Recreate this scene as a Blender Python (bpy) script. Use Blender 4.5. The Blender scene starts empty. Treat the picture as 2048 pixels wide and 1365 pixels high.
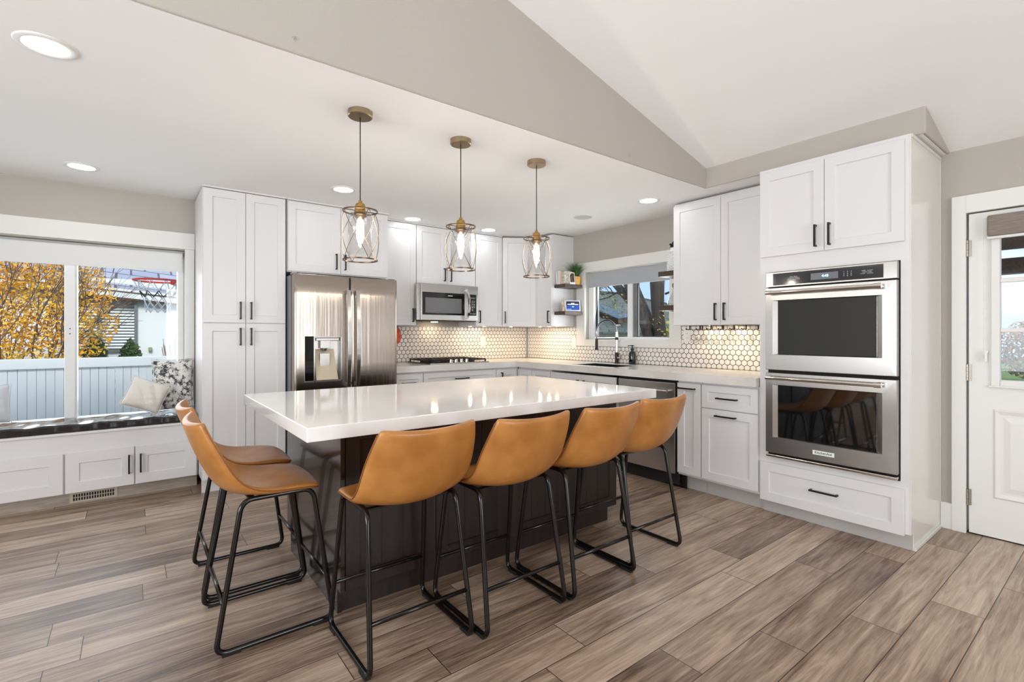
import bpy, bmesh, math, random
from mathutils import Vector, Matrix
random.seed(7)
PI = math.pi
R = math.radians
scene = bpy.context.scene
COL = scene.collection

# ---------------------------------------------------------------- camera, sky, light, exposure
cam_d = bpy.data.cameras.new('camera')
cam = bpy.data.objects.new('camera', cam_d)
COL.objects.link(cam)
cam.location = (0, 0, 1.24)
cam.rotation_euler = (PI / 2, 0, R(52.28 - 90))
cam_d.sensor_width = 36
cam_d.lens = 36 * 985 / 2048
cam_d.shift_y = -14.5 / 2048
cam_d.clip_start = 0.02
scene.camera = cam
scene.view_settings.view_transform = 'Standard'
scene.view_settings.look = 'None'
scene.view_settings.exposure = 0.29
scene.view_settings.gamma = 1
scene.view_settings.use_curve_mapping = False

world = bpy.data.worlds.new('sky')
scene.world = world
world.use_nodes = True
wn = world.node_tree
wn.nodes.clear()
w_out = wn.nodes.new('ShaderNodeOutputWorld')
w_bg = wn.nodes.new('ShaderNodeBackground')
w_tc = wn.nodes.new('ShaderNodeTexCoord')
w_map = wn.nodes.new('ShaderNodeMapping')
w_map.inputs['Scale'].default_value = (1.0, 1.0, 4.5)
w_no = wn.nodes.new('ShaderNodeTexNoise')
w_no.inputs['Scale'].default_value = 2.2
w_no.inputs['Detail'].default_value = 6
w_cr = wn.nodes.new('ShaderNodeValToRGB')
w_cr.color_ramp.elements[0].position = 0.47
w_cr.color_ramp.elements[0].color = (0.46, 0.66, 0.93, 1)
w_cr.color_ramp.elements[1].position = 0.68
w_cr.color_ramp.elements[1].color = (0.93, 0.96, 1.0, 1)
wn.links.new(w_tc.outputs['Generated'], w_map.inputs['Vector'])
wn.links.new(w_map.outputs[0], w_no.inputs['Vector'])
wn.links.new(w_no.outputs[0], w_cr.inputs[0])
wn.links.new(w_cr.outputs[0], w_bg.inputs['Color'])
wn.links.new(w_bg.outputs[0], w_out.inputs['Surface'])
w_bg.inputs['Strength'].default_value = 1.05


def area(name, loc, size, power, color, direction):
    l = bpy.data.lights.new(name, 'AREA')
    l.shape = 'RECTANGLE'
    l.size, l.size_y = size
    l.energy = power
    l.color = color
    o = bpy.data.objects.new(name, l)
    COL.objects.link(o)
    o.location = loc
    o.rotation_euler = Vector(direction).to_track_quat('-Z', 'Y').to_euler()
    return o


# fill lamps added at unseen openings behind and left of the camera, aimed upward
for bx_, bw_ in ((0.95, 0.66), (1.85, 0.66)):
    area('added_fill_back', (bx_, -3.32, 1.4), (bw_, 1.9), 62 * bw_, (0.97, 0.985, 1.0), (0, 1, 0.4))
area('added_fill_left', (-3.32, 0.6, 1.4), (3.4, 1.8), 146, (0.93, 0.97, 1.0), (1, 0.12, 0.62))
area('daylight_seat_window', (-0.37, 5.30, 1.25), (1.40, 1.10), 13, (0.88, 0.94, 1.0), (0, -1, 0.0))
area('daylight_sink_window', (4.30, 3.38, 1.48), (1.0, 0.6), 12, (0.92, 0.96, 1.0), (-1, -0.2, 0.25))
sun_l = bpy.data.lights.new('sun', 'SUN')
sun_l.energy = 2.9
sun_l.angle = R(20)
sun_l.color = (1.0, 0.97, 0.92)
sun_o = bpy.data.objects.new('sun', sun_l)
COL.objects.link(sun_o)
sun_o.rotation_euler = Vector((0.15, 0.78, -0.60)).to_track_quat('-Z', 'Y').to_euler()


# ---------------------------------------------------------------- materials
def lin(c):
    return tuple((v / 255 / 12.92) if v / 255 <= 0.04045 else ((v / 255 + 0.055) / 1.055) ** 2.4 for v in c)


def base_mat(name):
    m = bpy.data.materials.new(name)
    m.use_nodes = True
    nt = m.node_tree
    return m, nt, nt.nodes['Principled BSDF']


def mat(name, rgb, rough=0.5, metal=0.0, bump=None, coat=0.0, vary=None, spec=0.5):
    """rgb in sRGB 0-255. bump=(scale, strength, stretch xyz). vary=(scale, rgb2, stretch)."""
    m, nt, p = base_mat(name)
    c = lin(rgb)
    p.inputs['Base Color'].default_value = (*c, 1)
    p.inputs['Roughness'].default_value = rough
    p.inputs['Metallic'].default_value = metal
    p.inputs['Coat Weight'].default_value = coat
    p.inputs['Specular IOR Level'].default_value = spec
    tc = nt.nodes.new('ShaderNodeTexCoord')

    def noise(scale, stretch, detail=4):
        mp = nt.nodes.new('ShaderNodeMapping')
        mp.inputs['Scale'].default_value = stretch
        n = nt.nodes.new('ShaderNodeTexNoise')
        n.inputs['Scale'].default_value = scale
        n.inputs['Detail'].default_value = detail
        nt.links.new(tc.outputs['Object'], mp.inputs['Vector'])
        nt.links.new(mp.outputs[0], n.inputs['Vector'])
        return n
    if vary:
        n = noise(vary[0], vary[2] if len(vary) > 2 else (1, 1, 1))
        cr = nt.nodes.new('ShaderNodeValToRGB')
        cr.color_ramp.elements[0].position = 0.35
        cr.color_ramp.elements[1].position = 0.65
        cr.color_ramp.elements[0].color = (*c, 1)
        cr.color_ramp.elements[1].color = (*lin(vary[1]), 1)
        nt.links.new(n.outputs[0], cr.inputs[0])
        nt.links.new(cr.outputs[0], p.inputs['Base Color'])
    if bump:
        n = noise(bump[0], bump[2] if len(bump) > 2 else (1, 1, 1), bump[3] if len(bump) > 3 else 4)
        b = nt.nodes.new('ShaderNodeBump')
        b.inputs['Strength'].default_value = bump[1]
        b.inputs['Distance'].default_value = 0.01
        nt.links.new(n.outputs[0], b.inputs['Height'])
        nt.links.new(b.outputs[0], p.inputs['Normal'])
    return m


def emit(name, rgb, strength):
    m, nt, p = base_mat(name)
    p.inputs['Base Color'].default_value = (*lin(rgb), 1)
    p.inputs['Emission Color'].default_value = (*lin(rgb), 1)
    p.inputs['Emission Strength'].default_value = strength
    return m


def thin_glass(name, tint=(255, 255, 255), gloss=0.08, rough=0.0):
    m = bpy.data.materials.new(name)
    m.use_nodes = True
    nt = m.node_tree
    nt.nodes.clear()
    out = nt.nodes.new('ShaderNodeOutputMaterial')
    tr = nt.nodes.new('ShaderNodeBsdfTransparent')
    tr.inputs[0].default_value = (*lin(tint), 1)
    gl = nt.nodes.new('ShaderNodeBsdfGlossy')
    gl.inputs['Roughness'].default_value = rough
    mx = nt.nodes.new('ShaderNodeMixShader')
    lw = nt.nodes.new('ShaderNodeLayerWeight')
    lw.inputs['Blend'].default_value = 0.5
    pw = nt.nodes.new('ShaderNodeMath')
    pw.operation = 'POWER'
    pw.inputs[1].default_value = 3.5
    nt.links.new(lw.outputs['Facing'], pw.inputs[0])
    ma = nt.nodes.new('ShaderNodeMath')
    ma.operation = 'MULTIPLY_ADD'
    ma.inputs[1].default_value = 0.5
    ma.inputs[2].default_value = gloss * 0.5
    nt.links.new(pw.outputs[0], ma.inputs[0])
    nt.links.new(ma.outputs[0], mx.inputs[0])
    nt.links.new(tr.outputs[0], mx.inputs[1])
    nt.links.new(gl.outputs[0], mx.inputs[2])
    nt.links.new(mx.outputs[0], out.inputs['Surface'])
    return m


def aniso(m, amt, rot):
    nt = m.node_tree
    p = nt.nodes['Principled BSDF']
    t = nt.nodes.new('ShaderNodeTangent')
    t.direction_type = 'RADIAL'
    t.axis = 'Z'
    nt.links.new(t.outputs[0], p.inputs['Tangent'])
    p.inputs['Anisotropic'].default_value = amt
    p.inputs['Anisotropic Rotation'].default_value = rot
    return m


M = {}
M['wall'] = mat('wall_paint', (182, 176, 167), 0.75, bump=(160, 0.08))
M['ceil'] = mat('ceiling_paint', (244, 243, 242), 0.85, bump=(22, 0.10))
M['trim'] = mat('trim_paint', (232, 230, 226), 0.42)
M['cab'] = mat('cabinet_paint', (224, 222, 222), 0.34)
M['cabside'] = mat('cabinet_side_gloss', (229, 226, 221), 0.16)
M['shadow_gap'] = mat('dark_gap', (28, 26, 25), 0.8)
M['black'] = mat('black_hardware', (24, 22, 21), 0.38, 0.3)
M['iron'] = mat('black_powder_steel', (15, 12, 11), 0.2, 0.0)
M['steel'] = aniso(mat('brushed_steel', (172, 162, 152), 0.24, 1.0, bump=(5, 0.40, (4.0, 4.0, 0.10), 2)), 0.85, 0.0)
M['steel2'] = aniso(mat('brushed_steel_fine', (186, 182, 178), 0.27, 1.0), 0.8, 0.0)
M['chrome'] = mat('polished_metal', (225, 222, 218), 0.10, 1.0)
M['steelgrey'] = mat('grey_appliance_side', (128, 128, 130), 0.4, 0.6)
M['ovenglass'] = mat('dark_oven_glass', (16, 16, 17), 0.04, 0.0, spec=1.0, coat=1.0)
M['ovenglass2'] = mat('oven_glass_upper', (40, 44, 43), 0.05, 0.0, spec=1.0, coat=1.0)
M['panelglass'] = mat('control_panel_glass', (48, 50, 54), 0.08, 0.0, spec=0.8, coat=0.6)
M['blackgloss'] = mat('black_gloss', (14, 14, 15), 0.08, coat=0.5)
M['quartz'] = mat('white_quartz', (248, 247, 246), 0.07, vary=(2.2, (241, 240, 239), (1, 1, 1)))
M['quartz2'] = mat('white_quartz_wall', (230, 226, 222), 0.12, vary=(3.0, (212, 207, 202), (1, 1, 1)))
M['espresso'] = mat('espresso_wood_matte', (44, 34, 31), 0.42, vary=(7, (33, 26, 24), (6, 6, 0.5)))
M['espresso_gloss'] = mat('espresso_wood_gloss', (40, 31, 30), 0.2, vary=(7, (31, 24, 23), (6, 6, 0.5)), coat=0.3)
M['espresso_dark'] = mat('espresso_groove', (14, 11, 10), 0.5)
M['leather'] = mat('tan_leather', (190, 130, 66), 0.33, bump=(120, 0.10), vary=(7, (166, 108, 48)))
M['stitch'] = mat('leather_seam', (140, 84, 36), 0.5)
M['rubber'] = mat('black_rubber', (18, 17, 17), 0.7)
M['brass'] = mat('antique_brass', (176, 140, 78), 0.28, 1.0)
M['bronze'] = mat('bronze_wire', (120, 100, 78), 0.30, 1.0)
M['canopy'] = mat('brushed_bronze', (168, 150, 122), 0.30, 1.0, bump=(30, 0.05, (0.3, 0.3, 4)))
M['cord'] = mat('black_cord', (40, 34, 30), 0.6)
M['glass'] = thin_glass('clear_glass', (250, 250, 250), 0.10)
M['pane'] = thin_glass('window_glass', (250, 252, 252), 0.05)
M['bulb'] = emit('bulb_glow', (255, 244, 226), 105)
M['led'] = emit('led_disc', (248, 251, 255), 17)
M['puck'] = emit('under_cabinet_led', (255, 226, 184), 230)
M['clock'] = emit('clock_digits', (150, 205, 255), 2.5)
M['screen'] = emit('tablet_screen_dark', (20, 26, 50), 0.4)
M['screen2'] = emit('tablet_screen_blue', (22, 66, 150), 0.45)
M['screentext'] = emit('tablet_screen_text', (235, 240, 255), 1.0)
M['tile'] = mat('hex_tile_glaze', (240, 234, 227), 0.12, coat=0.3)
M['grout'] = mat('dark_grout', (50, 40, 32), 0.9)
M['shelfwood'] = mat('dark_stained_wood', (84, 66, 54), 0.5, vary=(14, (58, 45, 38), (1, 6, 6)))
M['cushion'] = mat('black_vinyl_cushion', (30, 29, 31), 0.16, bump=(9, 0.18, (1.5, 0.8, 1)), coat=0.4)
M['toe'] = mat('grey_plank_toe', (176, 164, 150), 0.5, vary=(16, (158, 146, 134), (0.6, 5, 5)))
M['toegrey'] = mat('grey_toe_kick', (188, 184, 180), 0.5)
M['vent'] = mat('beige_vent_metal', (196, 184, 168), 0.5)
M['blind'] = mat('grey_woven_blind', (176, 180, 184), 0.9, bump=(260, 0.3, (1, 1, 0.2)))
M['blind_tan'] = mat('taupe_woven_blind', (160, 148, 138), 0.9, bump=(160, 0.6, (0.3, 0.3, 5)), vary=(60, (140, 129, 120), (0.2, 0.2, 5)))
M['blind_white'] = mat('white_roller_blind', (226, 226, 224), 0.85)
M['vinyl'] = mat('white_vinyl_frame', (236, 236, 234), 0.35)
M['plate'] = mat('outlet_white', (240, 238, 234), 0.35)
M['green'] = mat('grass_green', (74, 118, 40), 0.5, vary=(40, (44, 84, 26)))
M['pot'] = mat('yellow_woven_pot', (222, 160, 62), 0.7, vary=(70, (240, 190, 96), (1, 1, 1)))
M['potwhite'] = mat('cream_pot', (232, 222, 204), 0.6)
M['book_w'] = mat('white_book', (226, 226, 222), 0.6)
M['book_p'] = mat('peach_book', (222, 190, 164), 0.6)
M['book_c'] = mat('cream_book', (220, 212, 192), 0.6, vary=(60, (160, 156, 146)))
M['paper'] = mat('book_pages', (236, 230, 214), 0.8)
M['photo'] = mat('dark_photo', (58, 38, 24), 0.3, vary=(26, (130, 96, 60)))
M['cream'] = mat('cream_ceramic', (226, 214, 190), 0.5, vary=(30, (204, 186, 152)))
M['red'] = mat('red_trivet', (196, 62, 36), 0.5, vary=(46, (232, 120, 80)))
M['sinkm'] = mat('dark_sink_steel', (60, 60, 60), 0.3, 0.8)
M['hinge'] = mat('aged_nickel', (150, 142, 132), 0.35, 1.0)
M['signgrey'] = mat('patterned_grey_sign', (206, 210, 212), 0.5, vary=(110, (120, 128, 130)))
M['pillow_w'] = mat('cream_linen', (226, 221, 212), 0.95, bump=(140, 0.35))
M['white'] = mat('plain_white', (240, 240, 238), 0.5)


def nodes_script_pillow():
    m, nt, p = base_mat('script_print_linen')
    tc = nt.nodes.new('ShaderNodeTexCoord')
    mp = nt.nodes.new('ShaderNodeMapping')
    mp.inputs['Scale'].default_value = (3.2, 3.2, 13)
    n1 = nt.nodes.new('ShaderNodeTexNoise')
    n1.inputs['Scale'].default_value = 30
    n1.inputs['Detail'].default_value = 3
    n2 = nt.nodes.new('ShaderNodeTexNoise')
    n2.inputs['Scale'].default_value = 26
    mu = nt.nodes.new('ShaderNodeMath')
    mu.operation = 'MULTIPLY_ADD'
    mu.inputs[1].default_value = 0.8
    cr = nt.nodes.new('ShaderNodeValToRGB')
    e = cr.color_ramp.elements
    e[0].position = 0.93
    e[0].color = (*lin((224, 220, 212)), 1)
    e[1].position = 0.96
    e[1].color = (*lin((62, 66, 72)), 1)
    nt.links.new(tc.outputs['Object'], mp.inputs['Vector'])
    nt.links.new(mp.outputs[0], n1.inputs['Vector'])
    nt.links.new(tc.outputs['Object'], n2.inputs['Vector'])
    nt.links.new(n1.outputs[0], mu.inputs[0])
    nt.links.new(n2.outputs[0], mu.inputs[2])
    nt.links.new(mu.outputs[0], cr.inputs[0])
    nt.links.new(cr.outputs[0], p.inputs['Base Color'])
    p.inputs['Roughness'].default_value = 0.95
    return m


M['script'] = nodes_script_pillow()


def nodes_floor():
    m, nt, p = base_mat('grey_brown_plank_floor')
    N, L = nt.nodes, nt.links

    def math_(op, a, b=None, c=None):
        n = N.new('ShaderNodeMath')
        n.operation = op
        for i, v in enumerate((a, b, c)):
            if v is None:
                continue
            if isinstance(v, (int, float)):
                n.inputs[i].default_value = v
            else:
                L.new(v, n.inputs[i])
        return n.outputs[0]
    tc = N.new('ShaderNodeTexCoord')
    sx = N.new('ShaderNodeSeparateXYZ')
    L.new(tc.outputs['Object'], sx.inputs[0])
    X, Y = sx.outputs[0], sx.outputs[1]
    W, LEN = 0.1865, 1.22
    yy = math_('DIVIDE', math_('SUBTRACT', Y, 0.0615), W)
    row = math_('FLOOR', yy)
    fy = math_('FRACT', yy)
    wn0 = N.new('ShaderNodeTexWhiteNoise')
    wn0.noise_dimensions = '1D'
    L.new(row, wn0.inputs['W'])
    jit = math_('MULTIPLY', wn0.outputs['Value'], math_('MULTIPLY', math_('GREATER_THAN', row, 6.5), 1.0))
    xo = math_('ADD', math_('ADD', X, math_('MULTIPLY', row, 0.43)), jit)
    xx = math_('DIVIDE', math_('SUBTRACT', xo, 1.355), LEN)
    colx = math_('FLOOR', xx)
    fx = math_('FRACT', xx)
    wn1 = N.new('ShaderNodeTexWhiteNoise')
    wn1.noise_dimensions = '2D'
    cb = N.new('ShaderNodeCombineXYZ')
    L.new(colx, cb.inputs[0])
    L.new(row, cb.inputs[1])
    L.new(cb.outputs[0], wn1.inputs['Vector'])
    # grain
    off = N.new('ShaderNodeVectorMath')
    off.operation = 'MULTIPLY_ADD'
    L.new(wn1.outputs['Color'], off.inputs[0])
    off.inputs[1].default_value = (30, 30, 30)
    L.new(tc.outputs['Object'], off.inputs[2])
    mp = N.new('ShaderNodeMapping')
    mp.inputs['Scale'].default_value = (0.8, 10.0, 1.0)
    L.new(off.outputs[0], mp.inputs['Vector'])
    g1 = N.new('ShaderNodeTexNoise')
    g1.inputs['Scale'].default_value = 2.4
    g1.inputs['Detail'].default_value = 7
    g1.inputs['Roughness'].default_value = 0.62
    g1.inputs['Distortion'].default_value = 0.9
    L.new(mp.outputs[0], g1.inputs['Vector'])
    mp2 = N.new('ShaderNodeMapping')
    mp2.inputs['Scale'].default_value = (3.0, 60.0, 1.0)
    L.new(off.outputs[0], mp2.inputs['Vector'])
    g2 = N.new('ShaderNodeTexNoise')
    g2.inputs['Scale'].default_value = 2.0
    g2.inputs['Detail'].default_value = 5
    g2.inputs['Distortion'].default_value = 0.6
    L.new(mp2.outputs[0], g2.inputs['Vector'])
    g3 = N.new('ShaderNodeTexNoise')
    g3.inputs['Scale'].default_value = 1.6
    g3.inputs['Detail'].default_value = 2
    L.new(off.outputs[0], g3.inputs['Vector'])
    cr = N.new('ShaderNodeValToRGB')
    e = cr.color_ramp.elements
    e[0].position = 0.28
    e[0].color = (*lin((84, 65, 51)), 1)
    e[1].position = 0.74
    e[1].color = (*lin((210, 190, 167)), 1)
    k = e.new(0.46)
    k.color = (*lin((149, 126, 107)), 1)
    k = e.new(0.58)
    k.color = (*lin((179, 156, 136)), 1)
    v = math_('ADD', math_('MULTIPLY', g1.outputs[0], 0.68), math_('MULTIPLY', g2.outputs[0], 0.32))
    v = math_('ADD', v, math_('MULTIPLY', math_('SUBTRACT', wn1.outputs['Value'], 0.5), 0.22))
    v = math_('ADD', v, math_('MULTIPLY', math_('SUBTRACT', g3.outputs[0], 0.5), 0.28))
    L.new(v, cr.inputs[0])
    # seams
    ey = math_('MULTIPLY', math_('MINIMUM', fy, math_('SUBTRACT', 1.0, fy)), W)
    ex = math_('MULTIPLY', math_('MINIMUM', fx, math_('SUBTRACT', 1.0, fx)), LEN)
    ed = math_('MINIMUM', ex, ey)
    seam = math_('LESS_THAN', ed, 0.0017)
    mx = N.new('ShaderNodeMix')
    mx.data_type = 'RGBA'
    L.new(seam, mx.inputs[0])
    L.new(cr.outputs[0], mx.inputs[6])
    mx.inputs[7].default_value = (*lin((52, 40, 32)), 1)
    L.new(mx.outputs[2], p.inputs['Base Color'])
    rr = math_('ADD', 0.28, math_('MULTIPLY', g2.outputs[0], 0.18))
    L.new(rr, p.inputs['Roughness'])
    b = N.new('ShaderNodeBump')
    b.inputs['Strength'].default_value = 0.25
    b.inputs['Distance'].default_value = 0.002
    L.new(math_('SUBTRACT', g2.outputs[0], math_('MULTIPLY', seam, 2.0)), b.inputs['Height'])
    L.new(b.outputs[0], p.inputs['Normal'])
    return m


M['floor'] = nodes_floor()


def brick_mat(name, c1, c2, mortar, sx, sy, scale_vec=(1, 1, 1), rot=(0, 0, 0), rough=0.6, ms=0.02):
    m, nt, p = base_mat(name)
    tc = nt.nodes.new('ShaderNodeTexCoord')
    mp = nt.nodes.new('ShaderNodeMapping')
    mp.inputs['Scale'].default_value = scale_vec
    mp.inputs['Rotation'].default_value = rot
    bt = nt.nodes.new('ShaderNodeTexBrick')
    bt.inputs['Color1'].default_value = (*lin(c1), 1)
    bt.inputs['Color2'].default_value = (*lin(c2), 1)
    bt.inputs['Mortar'].default_value = (*lin(mortar), 1)
    bt.inputs['Scale'].default_value = 1
    bt.inputs['Brick Width'].default_value = sx
    bt.inputs['Row Height'].default_value = sy
    bt.inputs['Mortar Size'].default_value = ms
    nt.links.new(tc.outputs['Object'], mp.inputs['Vector'])
    nt.links.new(mp.outputs[0], bt.inputs['Vector'])
    nt.links.new(bt.outputs['Color'], p.inputs['Base Color'])
    p.inputs['Roughness'].default_value = rough
    return m


M['roof_tile'] = brick_mat('grey_metal_roof_tile', (168, 168, 184), (152, 154, 172), (86, 84, 92), 0.42, 0.30, ms=0.018)
M['roof_shingle'] = brick_mat('dark_shingle', (98, 104, 96), (78, 84, 77), (44, 46, 44), 0.35, 0.15, ms=0.014, rot=(0, 0, R(37.7)))
M['house'] = mat('pale_stucco', (222, 226, 227), 0.9)
M['fence'] = mat('white_vinyl_fence', (242, 246, 248), 0.5)
M['ground'] = mat('gravel_ground', (150, 142, 130), 0.9, vary=(3, (120, 112, 100)))
M['lawn'] = mat('lawn', (128, 138, 78), 0.9, vary=(3, (80, 120, 50)))
M['road'] = mat('asphalt', (150, 156, 166), 0.8)
M['bark'] = mat('bark', (74, 62, 54), 0.9, bump=(14, 0.8, (3, 3, 0.5)), vary=(12, (44, 36, 32), (3, 3, 0.4)))
M['twig'] = mat('twig', (112, 92, 80), 0.9)
M['leaf_o'] = mat('orange_leaves', (226, 150, 36), 0.7, vary=(2.6, (238, 196, 60)))
M['leaf_y'] = mat('yellow_green_leaves', (176, 160, 60), 0.7, vary=(3, (120, 130, 50)))
M['leaf_g'] = mat('evergreen_leaves', (66, 98, 42), 0.7, vary=(6, (52, 82, 38)))
M['leaf_p'] = mat('dry_pinkish_brush', (178, 128, 96), 0.8, vary=(1.2, (130, 96, 66)))
M['beam'] = mat('dark_timber', (56, 38, 30), 0.8, vary=(8, (84, 60, 46), (1, 6, 6)))
M['hoop'] = mat('red_rim', (232, 64, 36), 0.4)
M['net'] = mat('white_net', (220, 226, 232), 0.8)
M['netblack'] = mat('black_net', (40, 40, 44), 0.8)
M['skylight'] = mat('skylight_glass', (54, 70, 84), 0.25)


# ---------------------------------------------------------------- mesh helpers
def nb():
    return bmesh.new()


def bx(bm, x0, x1, y0, y1, z0, z1, mi=0):
    x0, x1 = sorted((x0, x1))
    y0, y1 = sorted((y0, y1))
    z0, z1 = sorted((z0, z1))
    v = [bm.verts.new(c) for c in ((x0, y0, z0), (x1, y0, z0), (x1, y1, z0), (x0, y1, z0), (x0, y0, z1), (x1, y0, z1), (x1, y1, z1), (x0, y1, z1))]
    for f in ((3, 2, 1, 0), (4, 5, 6, 7), (0, 1, 5, 4), (1, 2, 6, 5), (2, 3, 7, 6), (3, 0, 4, 7)):
        bm.faces.new([v[i] for i in f]).material_index = mi
    return bm


def poly_prism(bm, pts, z0, z1, mi=0):
    a = [bm.verts.new((x, y, z0)) for x, y in pts]
    b = [bm.verts.new((x, y, z1)) for x, y in pts]
    n = len(pts)
    bm.faces.new(a[::-1]).material_index = mi
    bm.faces.new(b).material_index = mi
    for i in range(n):
        bm.faces.new((a[i], a[(i + 1) % n], b[(i + 1) % n], b[i])).material_index = mi
    return bm


def hexa(bm, P, mi=0):
    """8 points, bottom four then top four."""
    v = [bm.verts.new(c) for c in P]
    for f in ((3, 2, 1, 0), (4, 5, 6, 7), (0, 1, 5, 4), (1, 2, 6, 5), (2, 3, 7, 6), (3, 0, 4, 7)):
        bm.faces.new([v[i] for i in f]).material_index = mi
    return bm


def cy(bm, p0, p1, r0, r1=None, n=20, mi=0):
    p0, p1 = Vector(p0), Vector(p1)
    r1 = r0 if r1 is None else r1
    d = (p1 - p0).normalized()
    a = d.orthogonal().normalized()
    b = d.cross(a)
    A, B = [], []
    for i in range(n):
        t = 2 * PI * i / n
        o = a * math.cos(t) + b * math.sin(t)
        A.append(bm.verts.new(p0 + o * r0))
        B.append(bm.verts.new(p1 + o * r1))
    bm.faces.new(A[::-1]).material_index = mi
    bm.faces.new(B).material_index = mi
    for i in range(n):
        bm.faces.new((A[i], A[(i + 1) % n], B[(i + 1) % n], B[i])).material_index = mi
    return bm


def tb(bm, pts, r, n=10, closed=False, flat=None, mi=0):
    P = [Vector(p) for p in pts]
    m = len(P)
    rings = []
    nrm = None
    for i in range(m):
        if closed:
            d = (P[(i + 1) % m] - P[i - 1]).normalized()
        else:
            d = (P[min(i + 1, m - 1)] - P[max(i - 1, 0)]).normalized()
        if nrm is None:
            nrm = d.orthogonal().normalized()
            if flat:
                f = Vector(flat)
                nrm = (f - d * f.dot(d)).normalized()
        else:
            nrm = (nrm - d * nrm.dot(d)).normalized()
        b = d.cross(nrm)
        rr = r[i] if isinstance(r, (list, tuple)) else r
        rings.append([bm.verts.new(P[i] + (nrm * math.cos(2 * PI * k / n) + b * math.sin(2 * PI * k / n)) * rr) for k in range(n)])
    for i in range(m if closed else m - 1):
        A, B = rings[i], rings[(i + 1) % m]
        for k in range(n):
            bm.faces.new((A[k], A[(k + 1) % n], B[(k + 1) % n], B[k])).material_index = mi
    if not closed:
        bm.faces.new(rings[0][::-1]).material_index = mi
        bm.faces.new(rings[-1]).material_index = mi
    return bm


def fillet(pts, rad, seg=5, closed=False):
    P = [Vector(p) for p in pts]
    out = []
    n = len(P)
    for i in range(n):
        if not closed and i in (0, n - 1):
            out.append(P[i])
            continue
        a, b, c = P[i - 1], P[i], P[(i + 1) % n]
        u, w = (a - b), (c - b)
        k = min(rad, u.length * 0.45, w.length * 0.45)
        s, e = b + u.normalized() * k, b + w.normalized() * k
        for j in range(seg + 1):
            t = j / seg
            out.append(s * (1 - t) ** 2 + b * 2 * t * (1 - t) + e * t * t)
    return out


def lathe(bm, prof, c=(0, 0, 0), n=32, mi=0, caps=True):
    c = Vector(c)
    rings = []
    for r, z in prof:
        rings.append([bm.verts.new(c + Vector((max(r, 1e-4) * math.cos(2 * PI * k / n), max(r, 1e-4) * math.sin(2 * PI * k / n), z))) for k in range(n)])
    for A, B in zip(rings, rings[1:]):
        for k in range(n):
            bm.faces.new((A[k], A[(k + 1) % n], B[(k + 1) % n], B[k])).material_index = mi
    if caps:
        bm.faces.new(rings[0][::-1]).material_index = mi
        bm.faces.new(rings[-1]).material_index = mi
    return bm


def root_loc(o):
    v = Vector((0, 0, 0))
    while o:
        v += o.location
        o = o.parent
    return v


def tagset(o, label=None, cat=None, group=None, kind=None):
    if label:
        o['label'] = label
    if cat:
        o['category'] = cat
    if group:
        o['group'] = group
    if kind:
        o['kind'] = kind
    return o


def thing(name, label, cat, loc=(0, 0, 0), group=None, kind=None):
    o = bpy.data.objects.new(name, None)
    o.empty_display_size = 0.05
    COL.objects.link(o)
    o.location = loc
    return tagset(o, label, cat, group, kind)


def ob(name, bm, mats, parent=None, T=None, bev=0, smooth=False, sub=0, label=None, cat=None, group=None, kind=None, recalc=True):
    if T is not None:
        bmesh.ops.transform(bm, matrix=T, verts=bm.verts)
    if recalc:
        bmesh.ops.recalc_face_normals(bm, faces=bm.faces)
    me = bpy.data.meshes.new(name)
    if parent is not None:
        off = root_loc(parent)
    else:
        xs = [v.co for v in bm.verts]
        off = Vector(((min(v.x for v in xs) + max(v.x for v in xs)) / 2, (min(v.y for v in xs) + max(v.y for v in xs)) / 2, min(v.z for v in xs)))
        if kind == 'structure':
            off = Vector((0, 0, 0))
    bmesh.ops.translate(bm, vec=-off, verts=bm.verts)
    bm.to_mesh(me)
    bm.free()
    if not isinstance(mats, (list, tuple)):
        mats = [mats]
    for mm in mats:
        me.materials.append(M[mm] if isinstance(mm, str) else mm)
    o = bpy.data.objects.new(name, me)
    COL.objects.link(o)
    if parent is not None:
        o.parent = parent
    else:
        o.location = off
    if smooth:
        for p in me.polygons:
            p.use_smooth = True
    if bev:
        md = o.modifiers.new('bevel', 'BEVEL')
        md.width = bev
        md.segments = 2
        md.limit_method = 'ANGLE'
        md.angle_limit = R(40)
        md.harden_normals = False
    if sub:
        md = o.modifiers.new('sub', 'SUBSURF')
        md.levels = sub
        md.render_levels = sub
    return tagset(o, label, cat, group, kind)


def smooth_angle(o, deg=40):
    me = o.data
    for p in me.polygons:
        p.use_smooth = True
    try:
        me.set_sharp_from_angle(angle=R(deg))
    except Exception:
        pass
    return o


def copy_tree(o, parent=None):
    c = o.copy()
    COL.objects.link(c)
    if parent is not None:
        c.parent = parent
    for ch in list(o.children):
        copy_tree(ch, c)
    return c


def txt(name, s, size, m, T, parent, ext=0.0006, align='CENTER', sx=1.0):
    cu = bpy.data.curves.new(name, 'FONT')
    cu.body = s
    cu.size = size
    cu.extrude = ext
    cu.align_x = align
    cu.align_y = 'CENTER'
    tmp = bpy.data.objects.new('tmp_text', cu)
    COL.objects.link(tmp)
    bpy.context.view_layer.update()
    me = bpy.data.meshes.new_from_object(tmp.evaluated_get(bpy.context.evaluated_depsgraph_get()))
    bpy.data.objects.remove(tmp)
    me.transform(Matrix.Translation(-root_loc(parent)) @ T @ Matrix.Diagonal((sx, 1, 1, 1)))
    me.materials.clear()
    me.materials.append(M[m])
    o = bpy.data.objects.new(name, me)
    COL.objects.link(o)
    o.parent = parent
    return o


def TA(yf):
    """local (a, c, z), c outwards -> wall A furniture, facing -Y"""
    return Matrix(((1, 0, 0, 0), (0, -1, 0, yf), (0, 0, 1, 0), (0, 0, 0, 1)))


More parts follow.
